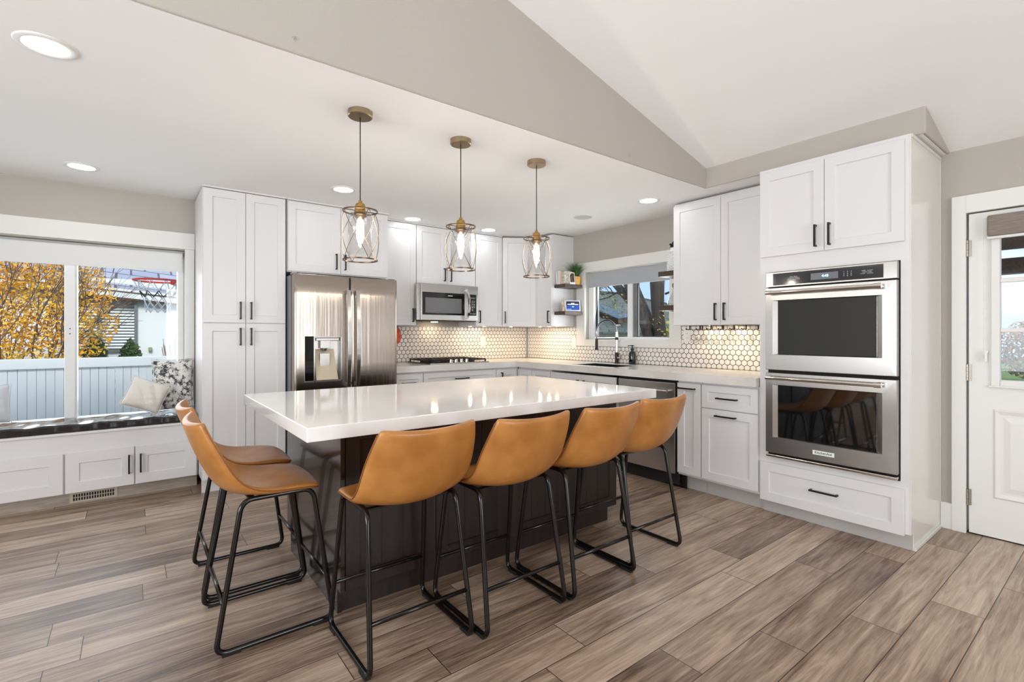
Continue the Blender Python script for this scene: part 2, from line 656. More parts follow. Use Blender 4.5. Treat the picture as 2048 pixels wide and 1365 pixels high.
def TB(xf):
    """local (a, c, z) -> wall B furniture, facing -X; a is world y"""
    return Matrix(((0, -1, 0, xf), (1, 0, 0, 0), (0, 0, 1, 0), (0, 0, 0, 1)))


def textT(which, a, z, f):
    """matrix placing XY text upright on a front face. which A: reads along +X; B: reads along -Y."""
    if which == 'A':
        return Matrix.Translation((a, f, z)) @ Matrix.Rotation(PI / 2, 4, 'X')
    return Matrix.Translation((f, a, z)) @ Matrix.Rotation(-PI / 2, 4, 'Z') @ Matrix.Rotation(PI / 2, 4, 'X')


def shaker(bm, a0, a1, z0, z1, c0=0.0, th=0.02, rail=0.06, rec=0.009, gap=0.0015):
    a0 += gap
    a1 -= gap
    z0 += gap
    z1 -= gap
    r = min(rail, (a1 - a0) * 0.33, (z1 - z0) * 0.33)
    c1 = c0 + th

    def ring(aa0, aa1, zz0, zz1, c):
        return [bm.verts.new(p) for p in ((aa0, c, zz0), (aa1, c, zz0), (aa1, c, zz1), (aa0, c, zz1))]
    o = ring(a0, a1, z0, z1, c1)
    i1 = ring(a0 + r, a1 - r, z0 + r, z1 - r, c1)
    i2 = ring(a0 + r + .0025, a1 - r - .0025, z0 + r + .0025, z1 - r - .0025, c1 - rec)
    b = ring(a0, a1, z0, z1, c0)
    for k in range(4):
        j = (k + 1) % 4
        bm.faces.new((o[k], o[j], i1[j], i1[k]))
        bm.faces.new((i1[k], i1[j], i2[j], i2[k]))
        bm.faces.new((b[k], b[j], o[j], o[k]))
    bm.faces.new(i2)
    bm.faces.new(b[::-1])
    return bm


def pull(bm, a, z, c0, L=0.14, vert=True, t=0.011, out=0.032):
    h = L / 2
    if vert:
        bx(bm, a - t / 2, a + t / 2, c0 + out - t, c0 + out, z - h, z + h)
        for s in (-1, 1):
            zz = z + s * (h - t / 2)
            bx(bm, a - t / 2, a + t / 2, c0, c0 + out - t, zz - t / 2, zz + t / 2)
    else:
        bx(bm, a - h, a + h, c0 + out - t, c0 + out, z - t / 2, z + t / 2)
        for s in (-1, 1):
            aa = a + s * (h - t / 2)
            bx(bm, aa - t / 2, aa + t / 2, c0, c0 + out - t, z - t / 2, z + t / 2)
    return bm


def cabinet(name, label, cat, T, body, doors=(), drawers=(), toe=None, group=None, matn='cab', toem='toegrey', crown=None, th=0.02, side=None):
    """body=(a0,a1,c_back(neg),z0,z1) front of carcass at c=0. door=(a0,a1,z0,z1,handle or None) handle=(a,z,vertical[,L])"""
    a0, a1, cb, z0, z1 = body
    base = T @ Vector(((a0 + a1) / 2, cb / 2, 0 if z0 < 0.5 else z0))
    t = thing(name, label, cat, base, group)
    bm = nb()
    bx(bm, a0, a1, cb, 0, z0, z1)
    ob('body', bm, matn, t, T, bev=0.0012)
    for kind, lst in (('door', doors), ('drawer', drawers)):
        for d in lst:
            bm = shaker(nb(), d[0], d[1], d[2], d[3], 0.0005, th, d[5] if len(d) > 5 else 0.06)
            dd = ob(kind, bm, matn, t, T, bev=0.0015)
            if d[4]:
                h = d[4]
                ob('handle', pull(nb(), h[0], h[1], th, h[3] if len(h) > 3 else 0.14, h[2]), 'black', dd, T, bev=0.0012, label='black bar handle')
    if toe:
        ob('toe_kick', bx(nb(), toe[0], toe[1], toe[2] - 0.012, toe[2], 0.0, toe[3]), toem, t, T)
    if crown:
        ob('crown_strip', bx(nb(), crown[0], crown[1], -0.02, crown[4], crown[2], crown[3]), matn, t, T, bev=0.001)
    return t


def wall_with_hole(bm, axis, f0, f1, a0, a1, z0, z1, holes):
    """axis 'y': wall plane spans x=a, thickness y f0..f1. axis 'x': spans y=a."""
    def B(p0, p1, q0, q1):
        if p1 - p0 < 1e-4 or q1 - q0 < 1e-4:
            return
        if axis == 'y':
            bx(bm, p0, p1, f0, f1, q0, q1)
        else:
            bx(bm, f0, f1, p0, p1, q0, q1)
    cur = a0
    for (h0, h1, k0, k1) in sorted(holes):
        B(cur, h0, z0, z1)
        B(h0, h1, z0, k0)
        B(h0, h1, k1, z1)
        cur = h1
    B(cur, a1, z0, z1)
    return bm


# ---------------------------------------------------------------- the room
YA, XB, ZC = 5.0, 4.12, 2.385
XL, YK = -3.2, -3.2
ob('floor', bx(nb(), XL, XB + 0.3, YK, YA + 0.3, -0.12, 0), 'floor', kind='structure')
W1 = (-1.10, 0.36, 0.556, 1.945)
W2 = (2.82, 3.945, 1.175, 1.94)
DR = (-0.135, 0.695, 0.0, 1.99)
bm = wall_with_hole(nb(), 'y', YA, YA + 0.22, XL, XB + 0.22, 0, 2.6, [W1])
ob('wall_window_side', bm, 'wall', kind='structure')
bm = wall_with_hole(nb(), 'x', XB, XB + 0.16, YK, YA, 0, 2.6, [W2, DR])
ob('wall_right', bm, 'wall', kind='structure')
bm = wall_with_hole(nb(), 'x', XL - 0.15, XL, YK, YA, 0, 3.9, [(-1.1, 2.3, 0.5, 2.3)])
ob('wall_left', bm, 'wall', kind='structure')
bm = wall_with_hole(nb(), 'y', YK - 0.15, YK, XL, XB + 0.22, 0, 3.9, [(0.60, 1.30, 0.3, 2.5), (1.50, 2.20, 0.3, 2.5), (3.28, 3.42, 0.3, 2.5)])
ob('wall_back', bm, 'wall', kind='structure')
# low kitchen ceiling (L-shaped) with its dropped edge
bm = poly_prism(nb(), [(XL, 2.141), (3.589, 2.141), (3.589, 0.791), (XB, 0.791), (XB, YA), (XL, YA)], ZC, ZC + 0.10)
ob('ceiling', bm, 'ceil', kind='structure')
bm = nb()
bx(bm, XL, 3.5875, 2.125, 2.140, ZC - 0.001, 3.85)
ob('wall_beam_face', bm, 'wall', kind='structure', bev=0.007)
bm = nb()
poly_prism(bm, [(3.573, 2.13), (3.573, 0.775), (XB, 0.775), (XB, 0.790), (3.588, 0.790), (3.588, 2.13)], ZC - 0.001, 2.75)
ob('wall_soffit_face', bm, 'wall', kind='structure', bev=0.007)
SL = 0.262


def zc2(x):
    return 2.395 + SL * (XB - x)


bm = nb()
hexa(bm, [(-1.0, YK, zc2(-1.0)), (XB, YK, zc2(XB)), (XB, 2.16, zc2(XB)), (-1.0, 2.16, zc2(-1.0)),
          (-1.0, YK, zc2(-1.0) + .1), (XB, YK, zc2(XB) + .1), (XB, 2.16, zc2(XB) + .1), (-1.0, 2.16, zc2(-1.0) + .1)])
hexa(bm, [(XL, YK, 3.2), (-1.0, YK, zc2(-1.0)), (-1.0, 2.16, zc2(-1.0)), (XL, 2.16, 3.2),
          (XL, YK, 3.3), (-1.0, YK, zc2(-1.0) + .1), (-1.0, 2.16, zc2(-1.0) + .1), (XL, 2.16, 3.3)])
ob('ceiling_vaulted', bm, 'ceil', kind='structure')

for xx_, zz_, lab_ in ((0.527, 2.442, 'clear adhesive hook high on the beam face, the left of two'), (2.631, 2.432, 'clear adhesive hook on the beam face near the soffit corner')):
    bm = lathe(nb(), [(0.001, -0.0015), (0.010, -0.0015), (0.011, 0.0), (0.001, 0.0)], n=16, caps=False)
    bmesh.ops.transform(bm, matrix=Matrix.Rotation(-PI / 2, 4, 'X'), verts=bm.verts)
    tb(bm, [(0, -0.001, 0.004), (0, -0.008, 0.0), (0, -0.008, -0.008), (0, -0.012, -0.006)], 0.0018, 6)
    ob('adhesive_hook', bm, 'glass', T=Matrix.Translation((xx_, 2.1235, zz_)), label=lab_, cat='hook')

# window 1 (seat window): casing, jambs, vinyl slider
bm = nb()
bx(bm, -1.19, 0.43, YA - 0.022, YA, 1.955, 2.09)
ob('trim_1', bm, 'trim', kind='structure', bev=0.002)
bm = nb()
bx(bm, 0.36, 0.428, YA - 0.016, YA, 0.60, 1.955)
bx(bm, -1.17, -1.10, YA - 0.016, YA, 0.60, 1.955)
ob('trim_2', bm, 'trim', kind='structure', bev=0.002)
w = thing('window_1', 'wide two-pane sliding window above the bench', 'window', (-0.37, 5.12, 0.6), kind='structure')
bm = nb()
x0, x1, z0, z1 = W1
bx(bm, x0, x0 + 0.045, 5.08, 5.20, z0, z1)
bx(bm, x1 - 0.045, x1, 5.08, 5.20, z0, z1)
bx(bm, x0 + 0.045, x1 - 0.045, 5.08, 5.20, z0, z0 + 0.03)
bx(bm, x0 + 0.045, x1 - 0.045, 5.08, 5.20, z1 - 0.05, z1)
bx(bm, -0.385, -0.33, 5.10, 5.18, z0 + 0.03, z1 - 0.05)
ob('window_frame', bm, 'vinyl', w, bev=0.003)
bm = nb()
bx(bm, -0.405, -0.345, 5.082, 5.10, z0 + 0.03, z1 - 0.05)
sash = ob('sash_stile', bm, 'vinyl', w, bev=0.004)
bm = nb()
for zz in (1.24, 1.28):
    cy(bm, (-0.372, 5.082, zz), (-0.372, 5.078, zz), 0.004)
ob('sash_screw', bm, 'black', sash)
ob('window_pane', bx(nb(), x0 + 0.04, x1 - 0.04, 5.14, 5.144, z0 + 0.02, z1 - 0.04), 'pane', w)

# window 2 (over the sink)
bm = nb()
for (a0, a1, b0, b1) in ((3.945, 4.075, 1.10, 2.05), (2.70, 2.82, 1.10, 2.05), (2.82, 3.945, 1.94, 2.05), (2.82, 3.945, 1.10, 1.175)):
    bx(bm, XB - 0.02, XB, a0, a1, b0, b1)
ob('trim_3', bm, 'trim', kind='structure', bev=0.0015)
w = thing('window_2', 'two-pane sliding window over the sink', 'window', (4.2, 3.38, 1.17), kind='structure')
y0, y1, z0, z1 = W2
bm = nb()
bx(bm, 4.17, 4.26, y1 - 0.075, y1, z0, z1)
bx(bm, 4.17, 4.26, y0, y0 + 0.055, z0, z1)
bx(bm, 4.17, 4.26, y0 + 0.055, y1 - 0.075, z0, z0 + 0.03)
bx(bm, 4.17, 4.26, y0 + 0.055, y1 - 0.075, z1 - 0.04, z1)
bx(bm, 4.18, 4.25, 3.335, 3.395, z0 + 0.03, z1 - 0.04)
ob('window_frame', bm, 'vinyl', w, bev=0.002)
bm = nb()
bx(bm, 4.20, 4.235, 3.285, 3.32, z0 + 0.03, z1 - 0.04)
bx(bm, 4.20, 4.235, 3.32, 3.335, z0 + 0.03, z1 - 0.04)
ob('sash_stile', bm, 'steelgrey', w, bev=0.002)
bm = nb()
for (a, b) in ((y0 + 0.055, 3.285), (3.395, y1 - 0.075)):
    for (p, q) in ((a, a + 0.008), (b - 0.008, b)):
        bx(bm, 4.205, 4.23, p, q, z0 + 0.03, z1 - 0.04)
    bx(bm, 4.205, 4.23, a + 0.008, b - 0.008, z0 + 0.03, z0 + 0.036)
ob('gasket', bm, 'black', w)
ob('window_pane', bx(nb(), 4.218, 4.222, y0 + 0.05, y1 - 0.07, z0 + 0.02, z1 - 0.03), 'pane', w)

# unseen windows added behind and left of the camera to shape light and reflections
def plain_window(nm, ax, a0, a1, k0, k1, n):
    bm = nb()
    for j in range(n + 1):
        c = a0 + (a1 - a0) * j / n
        p, q = max(a0, c - 0.03), min(a1, c + 0.03)
        (bx(bm, p, q, YK - 0.1, YK - 0.04, k0, k1) if ax == 'y' else bx(bm, XL - 0.1, XL - 0.04, p, q, k0, k1))
    for (p, q) in ((k0, k0 + 0.06), (k1 - 0.06, k1)):
        (bx(bm, a0, a1, YK - 0.1, YK - 0.04, p, q) if ax == 'y' else bx(bm, XL - 0.1, XL - 0.04, a0, a1, p, q))
    ob(nm, bm, 'vinyl', kind='structure')


plain_window('added_window_3', 'y', 0.60, 1.30, 0.3, 2.5, 1)
plain_window('added_window_4', 'y', 1.50, 2.20, 0.3, 2.5, 1)
plain_window('added_reflection_slot', 'y', 3.28, 3.42, 0.3, 2.5, 1)  # narrow slot added for a thin bright streak in the fridge doors
plain_window('added_window_6', 'x', -1.1, 2.3, 0.5, 2.3, 3)

# baseboard and door trim on the right wall
ob('baseboard_right', bx(nb(), XB - 0.018, XB, 0.76, 0.846, 0, 0.165), 'trim', kind='structure', bev=0.002)
bm = nb()
bx(bm, XB - 0.022, XB, 0.695, 0.762, 0, 2.10)
bx(bm, XB - 0.022, XB, -0.20, -0.135, 0, 2.10)
bx(bm, XB - 0.022, XB, -0.135, 0.695, 1.99, 2.10)
ob('trim_4', bm, 'trim', kind='structure', bev=0.002)
ob('baseboard_left', bx(nb(), XL, XL + 0.018, YK, YA, 0, 0.13), 'trim', kind='structure')

# door 1 : half-glazed entry door
d = thing('door_1', 'white half glazed back door with a muntin grid', 'door', (4.14, 0.28, 0), kind='structure')
bm = nb()
xf0, xf1 = 4.122, 4.165
yl, yr = 0.684, -0.128
gy0, gy1, gz0, gz1 = 0.012, 0.545, 0.962, 1.862
for (a0, a1, b0, b1) in ((gy1, yl, 0.008, 1.982), (yr, gy0, 0.008, 1.982), (gy0, gy1, gz1, 1.982), (gy0, gy1, 0.008, gz0)):
    bx(bm, xf0, xf1, a0, a1, b0, b1)
ob('door_slab', bm, 'trim', d)
bm = nb()
for (a0, a1, b0, b1) in ((0.545, 0.585, 0.925, 1.90), (-0.03, 0.012, 0.925, 1.90), (0.012, 0.545, 0.925, 0.962), (0.012, 0.545, 1.862, 1.90)):
    bx(bm, xf0 - 0.014, xf0, a0, a1, b0, b1)
bx(bm, xf0 - 0.022, xf0, -0.04, 0.595, 0.915, 0.928)
ob('glazing_bead', bm, 'trim', d, bev=0.005)
bm = nb()
for zz in (1.262, 1.560):
    bx(bm, xf0 - 0.006, xf0 + 0.02, gy0, gy1, zz - 0.013, zz + 0.013)
for yy in (0.19, 0.367):
    bx(bm, xf0 - 0.005, xf0 + 0.019, yy - 0.013, yy + 0.013, gz0, gz1)
ob('muntin', bm, 'trim', d, bev=0.004)
ob('door_pane', bx(nb(), xf0 + 0.02, xf0 + 0.024, gy0, gy1, gz0, gz1), 'pane', d)
bm = nb()
for (q, c) in ((0, 0.0), (0.03, -0.010)):
    pass
P0 = [(-0.02, 0.575, 0.245, 0.785)]
y0p, y1p, z0p, z1p = P0[0]


def rect(bm, x, a0, a1, b0, b1):
    return [bm.verts.new(p) for p in ((x, a0, b0), (x, a1, b0), (x, a1, b1), (x, a0, b1))]


rs = [rect(bm, xf0 - 0.0005, y0p, y1p, z0p, z1p), rect(bm, xf0 - 0.009, y0p + .01, y1p - .01, z0p + .01, z1p - .01), rect(bm, xf0 - 0.001, y0p + .032, y1p - .032, z0p + .032, z1p - .032),
      rect(bm, xf0 - 0.001, y0p + .045, y1p - .045, z0p + .045, z1p - .045), rect(bm, xf0 - 0.008, y0p + .075, y1p - .075, z0p + .075, z1p - .075)]
for A, B in zip(rs, rs[1:]):
    for k in range(4):
        j = (k + 1) % 4
        bm.faces.new((A[k], A[j], B[j], B[k]))
bm.faces.new(rs[-1])
ob('raised_panel', bm, 'trim', d)
for zz in (1.77, 1.0, 0.226):
    bm = nb()
    for k in range(5):
        cy(bm, (xf0 - 0.012, 0.691, zz - 0.05 + k * 0.0202), (xf0 - 0.012, 0.691, zz - 0.05 + k * 0.0202 + 0.0185), 0.0075, n=12)
    bx(bm, xf0 - 0.006, xf0 - 0.001, 0.672, 0.690, zz - 0.05, zz + 0.05)
    ob('hinge', bm, 'hinge', d, label='aged nickel hinge')
bm = cy(nb(), (xf0, -0.07, 0.95), (xf0 - 0.05, -0.07, 0.95), 0.012)
lathe(bm, [(0.001, -0.03), (0.02, -0.026), (0.03, 0), (0.02, 0.026), (0.001, 0.03)], (xf0 - 0.07, -0.07, 0.95), 20)
ob('door_knob', bm, 'hinge', d, smooth=True)
ob('trim_5', bx(nb(), XB + 0.005, XB + 0.15, -0.135, 0.695, -0.001, 0.008), 'shadow_gap', kind='structure')

# door blind
t = thing('roller_blind', 'short taupe woven blind rolled up on the back door', 'blind', (4.09, 0.28, 1.80))
bm = nb()
bx(bm, xf0 - 0.055, xf0 - 0.018, -0.04, 0.597, 1.825, 1.952)
ob('blind_fabric', bm, 'blind_tan', t, bev=0.012)
ob('bottom_rail', bx(nb(), xf0 - 0.05, xf0 - 0.03, -0.04, 0.597, 1.808, 1.824), 'blind_white', t, bev=0.003)
bm = nb()
for k in range(110):
    zz = 1.94 - k * 0.0078
    for yy in (0.604, 0.613):
        bmesh.ops.create_icosphere(bm, subdivisions=1, radius=0.0022, matrix=Matrix.Translation((xf0 - 0.03, yy, zz)))
ob('bead_chain', bm, 'white', t)
bm = bx(nb(), xf0 - 0.035, xf0 - 0.002, 0.598, 0.609, 1.07, 1.125)
cy(bm, (xf0 - 0.03, 0.602, 1.13), (xf0 - 0.018, 0.602, 1.13), 0.009)
ob('chain_tensioner', bm, 'white', t, bev=0.002)

# ---------------------------------------------------------------- ceiling lights, speaker
LP = [(-0.267, 2.678, 'large recessed ceiling light at the upper left, nearest the camera'),
      (-0.268, 4.463, 'recessed ceiling light just in front of the grey wall above the seat window'),
      (1.331, 3.904, 'recessed ceiling light in front of the tall pantry and fridge cabinets'),
      (2.22, 4.482, 'recessed ceiling light above the microwave wall, between first and second pendants'),
      (3.113, 4.447, 'recessed ceiling light over the back corner cabinets'),
      (3.51, 2.625, 'recessed ceiling light beside the double-door wall cabinet, right of the round speaker')]
cl = None
for i, (x, y, lab) in enumerate(LP):
    if cl is None:
        cl = thing('recessed_light', lab, 'ceiling light', (0, 0, 0), 'recessed ceiling lights')
        bm = lathe(nb(), [(0.070, -0.002), (0.074, -0.006), (0.093, -0.006), (0.098, -0.001), (0.098, 0.0)], n=40, caps=False)
        ob('trim_ring', bm, 'trim', cl, smooth=True)
        bm = lathe(nb(), [(0.0001, -0.0045), (0.073, -0.0045), (0.073, -0.0015), (0.0001, -0.0015)], n=40, caps=False)
        ob('diffuser', bm, 'led', cl, label='glowing white diffuser')
        o = cl
    else:
        o = copy_tree(cl)
        o['label'] = lab
    o.location = (x, y, ZC)
sp = thing('ceiling_speaker', 'round white speaker grille flush in the ceiling near the sink window', 'speaker', (3.498, 3.387, ZC))
ob('grille', lathe(nb(), [(0.0001, ZC - 0.005), (0.088, ZC - 0.005), (0.088, ZC - 0.001), (0.0001, ZC - 0.001)], (3.498, 3.387, 0), n=40, caps=False), mat('speaker_mesh', (206, 204, 201), 0.8), sp)
ob('rim', lathe(nb(), [(0.088, ZC - 0.006), (0.095, ZC - 0.004), (0.096, ZC)], (3.498, 3.387, 0), n=40, caps=False), 'trim', sp, smooth=True)

# ---------------------------------------------------------------- pendants
def make_pendant(label):
    t = thing('pendant_lamp', label, 'pendant light', (0, 0, 0), 'pendant lamps over the island')
    # local z=0 at the ceiling
    ob('canopy', lathe(nb(), [(0.001, 0), (0.062, 0), (0.062, -0.026), (0.058, -0.030), (0.001, -0.030)], n=40, caps=False), 'canopy', t)
    smooth_angle(t.children[0])
    ob('cord', tb(nb(), [(0, 0, -0.03), (0, 0, -0.15), (0.0006, 0, -0.3), (0, 0, -0.46)], 0.0028, 8), 'cord', t, smooth=True)
    so = ob('socket', lathe(nb(), [(0.004, -0.455), (0.010, -0.462), (0.010, -0.470), (0.022, -0.476), (0.027, -0.490), (0.027, -0.512), (0.03, -0.514), (0.03, -0.522), (0.001, -0.522)], n=28, caps=False), 'brass', t)
    smooth_angle(so)
    zt, zb = -0.513, -0.765
    rc = 0.086
    for zz in (zb, zt):
        bm = nb()
        ra, rb, h = rc - 0.002, rc + 0.002, 0.007
        pr = [(ra, zz - h / 2), (rb, zz - h / 2), (rb, zz + h / 2), (ra, zz + h / 2), (ra, zz - h / 2)]
        lathe(bm, pr, n=48, caps=False)
        if zz == zt:
            for k in range(2):
                aa = PI / 2 * k
                tb(bm, [(-rc * math.cos(aa), -rc * math.sin(aa), zt), (rc * math.cos(aa), rc * math.sin(aa), zt)], 0.002, 6)
        c = ob('cage_ring', bm, 'bronze', t)
    bm = nb()
    for k in range(4):
        for s in (-1, 1):
            a0 = R(8) + PI / 2 * k
            P = []
            for j in range(13):
                u = j / 12
                a = a0 + s * PI / 2 * u
                rr = rc + 0.006 * math.sin(PI * u)
                P.append((rr * math.cos(a), rr * math.sin(a), zt + (zb - zt) * u))
            tb(bm, P, 0.0016, 6)
    ob('cage_wire', bm, 'bronze', c, smooth=True)
    g = lathe(nb(), [(0.028, -0.524), (0.056, -0.527), (0.060, -0.535), (0.060, -0.745), (0.0585, -0.745), (0.0585, -0.537), (0.054, -0.529), (0.028, -0.526)], n=40, caps=False)
    ob('glass_shade', g, 'glass', t, smooth=True)
    ob('socket_ring', lathe(nb(), [(0.030, -0.524), (0.034, -0.528), (0.034, -0.540), (0.022, -0.545), (0.018, -0.556), (0.001, -0.556)], n=28, caps=False), 'bronze', so, smooth=True)
    ob('bulb', lathe(nb(), [(0.012, -0.556), (0.014, -0.565), (0.0185, -0.585), (0.0195, -0.62), (0.017, -0.655), (0.010, -0.675), (0.001, -0.682)], n=20, caps=False), 'bulb', t, smooth=True, label='glowing tubular bulb')
    return t


pl = make_pendant('caged glass pendant lamp nearest the camera, hanging in front of the fridge cabinets')
PP = [(0.934, 2.486, None), (1.54, 2.486, 'caged glass pendant lamp in the middle of the three, in front of the microwave'),
      (2.128, 2.486, 'caged glass pendant lamp farthest from the camera, beside the open shelves')]
for x, y, lab in PP:
    o = pl if lab is None else copy_tree(pl)
    if lab:
        o['label'] = lab
    o.location = (x, y, ZC)

# ---------------------------------------------------------------- tall pantry, fridge cabinet, upper cabinets (back wall)
T = TA(4.45)
cabinet('pantry_cabinet', 'tall white pantry cabinet with four doors beside the window seat', 'cabinet', T, (0.433, 1.030, -0.548, 0.10, 2.372),
        doors=[(0.436, 0.727, 1.326, 2.368, (0.689, 1.425, True)), (0.727, 1.026, 1.326, 2.368, (0.765, 1.425, True)),
               (0.436, 0.727, 0.112, 1.322, (0.689, 1.217, True)), (0.727, 1.026, 0.112, 1.322, (0.765, 1.217, True))],
        toe=(0.433, 1.030, -0.055, 0.10), toem='cab', crown=(0.43, 1.034, 2.3725, 2.3845, 0.028))
bpy.context.view_layer.update()
cabinet('fridge_cabinet', 'white two-door cabinet above the stainless refrigerator', 'cabinet', T, (1.038, 1.935, -0.548, 1.765, 2.372),
        doors=[(1.044, 1.488, 1.772, 2.364, (1.444, 1.880, True)), (1.488, 1.932, 1.772, 2.364, (1.523, 1.880, True))], crown=(1.037, 1.94, 2.3725, 2.3845, 0.028))
T = TA(4.65)
G = 'white wall cabinets'
cabinet('wall_cabinet', 'single-door white wall cabinet between the refrigerator and microwave', 'cabinet', T, (1.945, 2.330, -0.348, 1.325, 2.372),
        doors=[(1.947, 2.328, 1.327, 2.368, (2.289, 1.43, True))], crown=(1.942, 2.331, 2.3725, 2.3845, 0.022))
cabinet('wall_cabinet', 'short two-door white wall cabinet directly above the microwave', 'cabinet', T, (2.332, 3.062, -0.348, 1.765, 2.372),
        doors=[(2.334, 2.697, 1.767, 2.368, (2.660, 1.872, True)), (2.697, 3.060, 1.767, 2.368, (2.737, 1.872, True))], crown=(2.3315, 3.063, 2.3725, 2.3845, 0.022))
cabinet('wall_cabinet', 'narrow single-door white wall cabinet immediately right of the microwave', 'cabinet', T, (3.064, 3.438, -0.348, 1.325, 2.372),
        doors=[(3.066, 3.436, 1.327, 2.368, (3.112, 1.432, True))], crown=(3.0635, 3.438, 2.3725, 2.3845, 0.022))
# diagonal corner cabinet
t = thing('corner_wall_cabinet', 'angled white corner wall cabinet behind the farthest pendant', 'cabinet', (3.8, 4.7, 1.325))
pA, pB = Vector((3.442, 4.64, 0)), Vector((3.778, 4.425, 0))
bm = poly_prism(nb(), [(3.44, 4.998), (3.44, 4.656), (3.786, 4.434), (4.118, 4.434), (4.118, 4.998)], 1.325, 2.372)
ob('body', bm, 'cab', t)
dv = (pB - pA)
Ld = dv.length
ux = dv.normalized()
un = Vector((ux.y, -ux.x, 0))
if un.y > 0:
    un = -un
TD = Matrix(((ux.x, un.x, 0, pA.x), (ux.y, un.y, 0, pA.y), (0, 0, 1, 0), (0, 0, 0, 1)))
dd = ob('door', shaker(nb(), 0.004, Ld - 0.004, 1.327, 2.368, -0.010, 0.02), 'cab', t, TD, bev=0.0015)
ob('handle', pull(nb(), 0.035, 1.432, 0.010), 'black', dd, TD, bev=0.0012)
T = TB(3.79)
cabinet('wall_cabinet', 'narrow white wall cabinet whose side carries the two dark shelves with plant and books', 'cabinet', T, (4.14, 4.432, -0.328, 1.325, 2.372),
        doors=[(4.142, 4.424, 1.327, 2.368, (4.18, 1.433, True))])
cabinet('wall_cabinet', 'two-door white wall cabinet above the hanging wine glasses', 'cabinet', T, (1.668, 2.558, -0.328, 1.312, 2.372),
        doors=[(2.118, 2.556, 1.314, 2.355, (2.157, 1.42, True)), (1.672, 2.118, 1.314, 2.355, (2.080, 1.42, True))])

# ---------------------------------------------------------------- tall oven cabinet
T = TB(3.48)
t = thing('oven_cabinet', 'tall white cabinet built around the double wall oven', 'cabinet', (3.8, 1.25, 0))
bm = nb()
bx(bm, 0.825, 0.868, -0.638, 0, 0.10, 2.372)
bx(bm, 1.607, 1.664, -0.638, 0, 0.10, 2.372)
bx(bm, 0.825, 0.868, -0.638, -0.064, 0.0, 0.10)
bx(bm, 1.607, 1.664, -0.638, -0.064, 0.0, 0.10)
bx(bm, 0.868, 1.607, -0.638, 0, 1.662, 2.372)
bx(bm, 0.868, 1.607, -0.638, 0, 0.10, 0.395)
bx(bm, 0.868, 1.607, -0.638, -0.60, 0.395, 1.662)
ob('body', bm, 'cab', t, T)
ob('side_panel', bx(bx(nb(), 0.8195, 0.8245, -0.638, 0.0, 0.10, 2.372), 0.8195, 0.8245, -0.638, -0.052, 0.0, 0.10), 'cabside', t, T, label='glossy white side panel')
bm = bx(nb(), 0.8155, 0.8190, -0.638, -0.622, 0.0, 2.372)
bx(bm, 0.8145, 0.8190, -0.638, -0.002, 2.352, 2.372)
bx(bm, 0.8075, 0.8190, -0.636, -0.052, 0.0, 0.018)
ob('edge_moulding', bm, 'cabside', t, T, bev=0.001)
for (a0, a1, h) in ((1.254, 1.656, 1.300), (0.846, 1.254, 1.221)):
    dd = ob('door', shaker(nb(), a0, a1, 1.766, 2.348, 0.0005, 0.02), 'cab', t, T, bev=0.0015)
    ob('handle', pull(nb(), h, 1.865, 0.02), 'black', dd, T, bev=0.0012)
dd = ob('drawer', shaker(nb(), 0.846, 1.656, 0.092, 0.358, 0.0005, 0.02), 'cab', t, T, bev=0.0015)
ob('handle', pull(nb(), 1.254, 0.238, 0.02, 0.16, False), 'black', dd, T, bev=0.0012)
ob('toe_kick', bx(nb(), 0.8245, 1.664, -0.063, -0.052, 0, 0.0995), 'toegrey', t, T)

# double oven
T = TB(3.478)
ov = thing('double_oven', 'stainless steel double wall oven with two dark glass doors', 'oven', (3.7, 1.24, 0.4))
ob('oven_box', bx(nb(), 0.872, 1.603, -0.55, 0.006, 0.402, 1.658), 'shadow_gap', ov, T)
cp = ob('control_panel', bx(nb(), 0.872, 1.604, 0.007, 0.038, 1.556, 1.656), 'steel2', ov, T, bev=0.003)
ob('panel_glass', bx(nb(), 0.938, 1.557, 0.0385, 0.041, 1.566, 1.645), 'panelglass', cp, T)
ob('display', bx(nb(), 1.168, 1.322, 0.0412, 0.0418, 1.583, 1.625), mat('display_grey', (118, 120, 128), 0.2), cp, T)
txt('clock_text', '4:40', 0.022, 'clock', textT('B', 1.240, 1.604, 3.478 - 0.0424), cp)
bmk = 'BAKE  BROIL\nCONVECT  ROAST\nCLEAN  KEEP WARM'
M['panelink'] = mat('panel_ink', (190, 194, 200), 0.5)
txt('panel_lettering', bmk, 0.0085, 'panelink', textT('B', 1.425, 1.606, 3.478 - 0.0416), cp, 0.0002)
txt('panel_lettering', '1    2    3\n4    5    6\n7    8    9', 0.012, 'panelink', textT('B', 1.118, 1.605, 3.478 - 0.0416), cp, 0.0002)
txt('panel_lettering', 'TIMER   CLOCK\nCOOK TIME\nSTART   CANCEL', 0.0085, 'panelink', textT('B', 1.018, 1.606, 3.478 - 0.0416), cp, 0.0002)


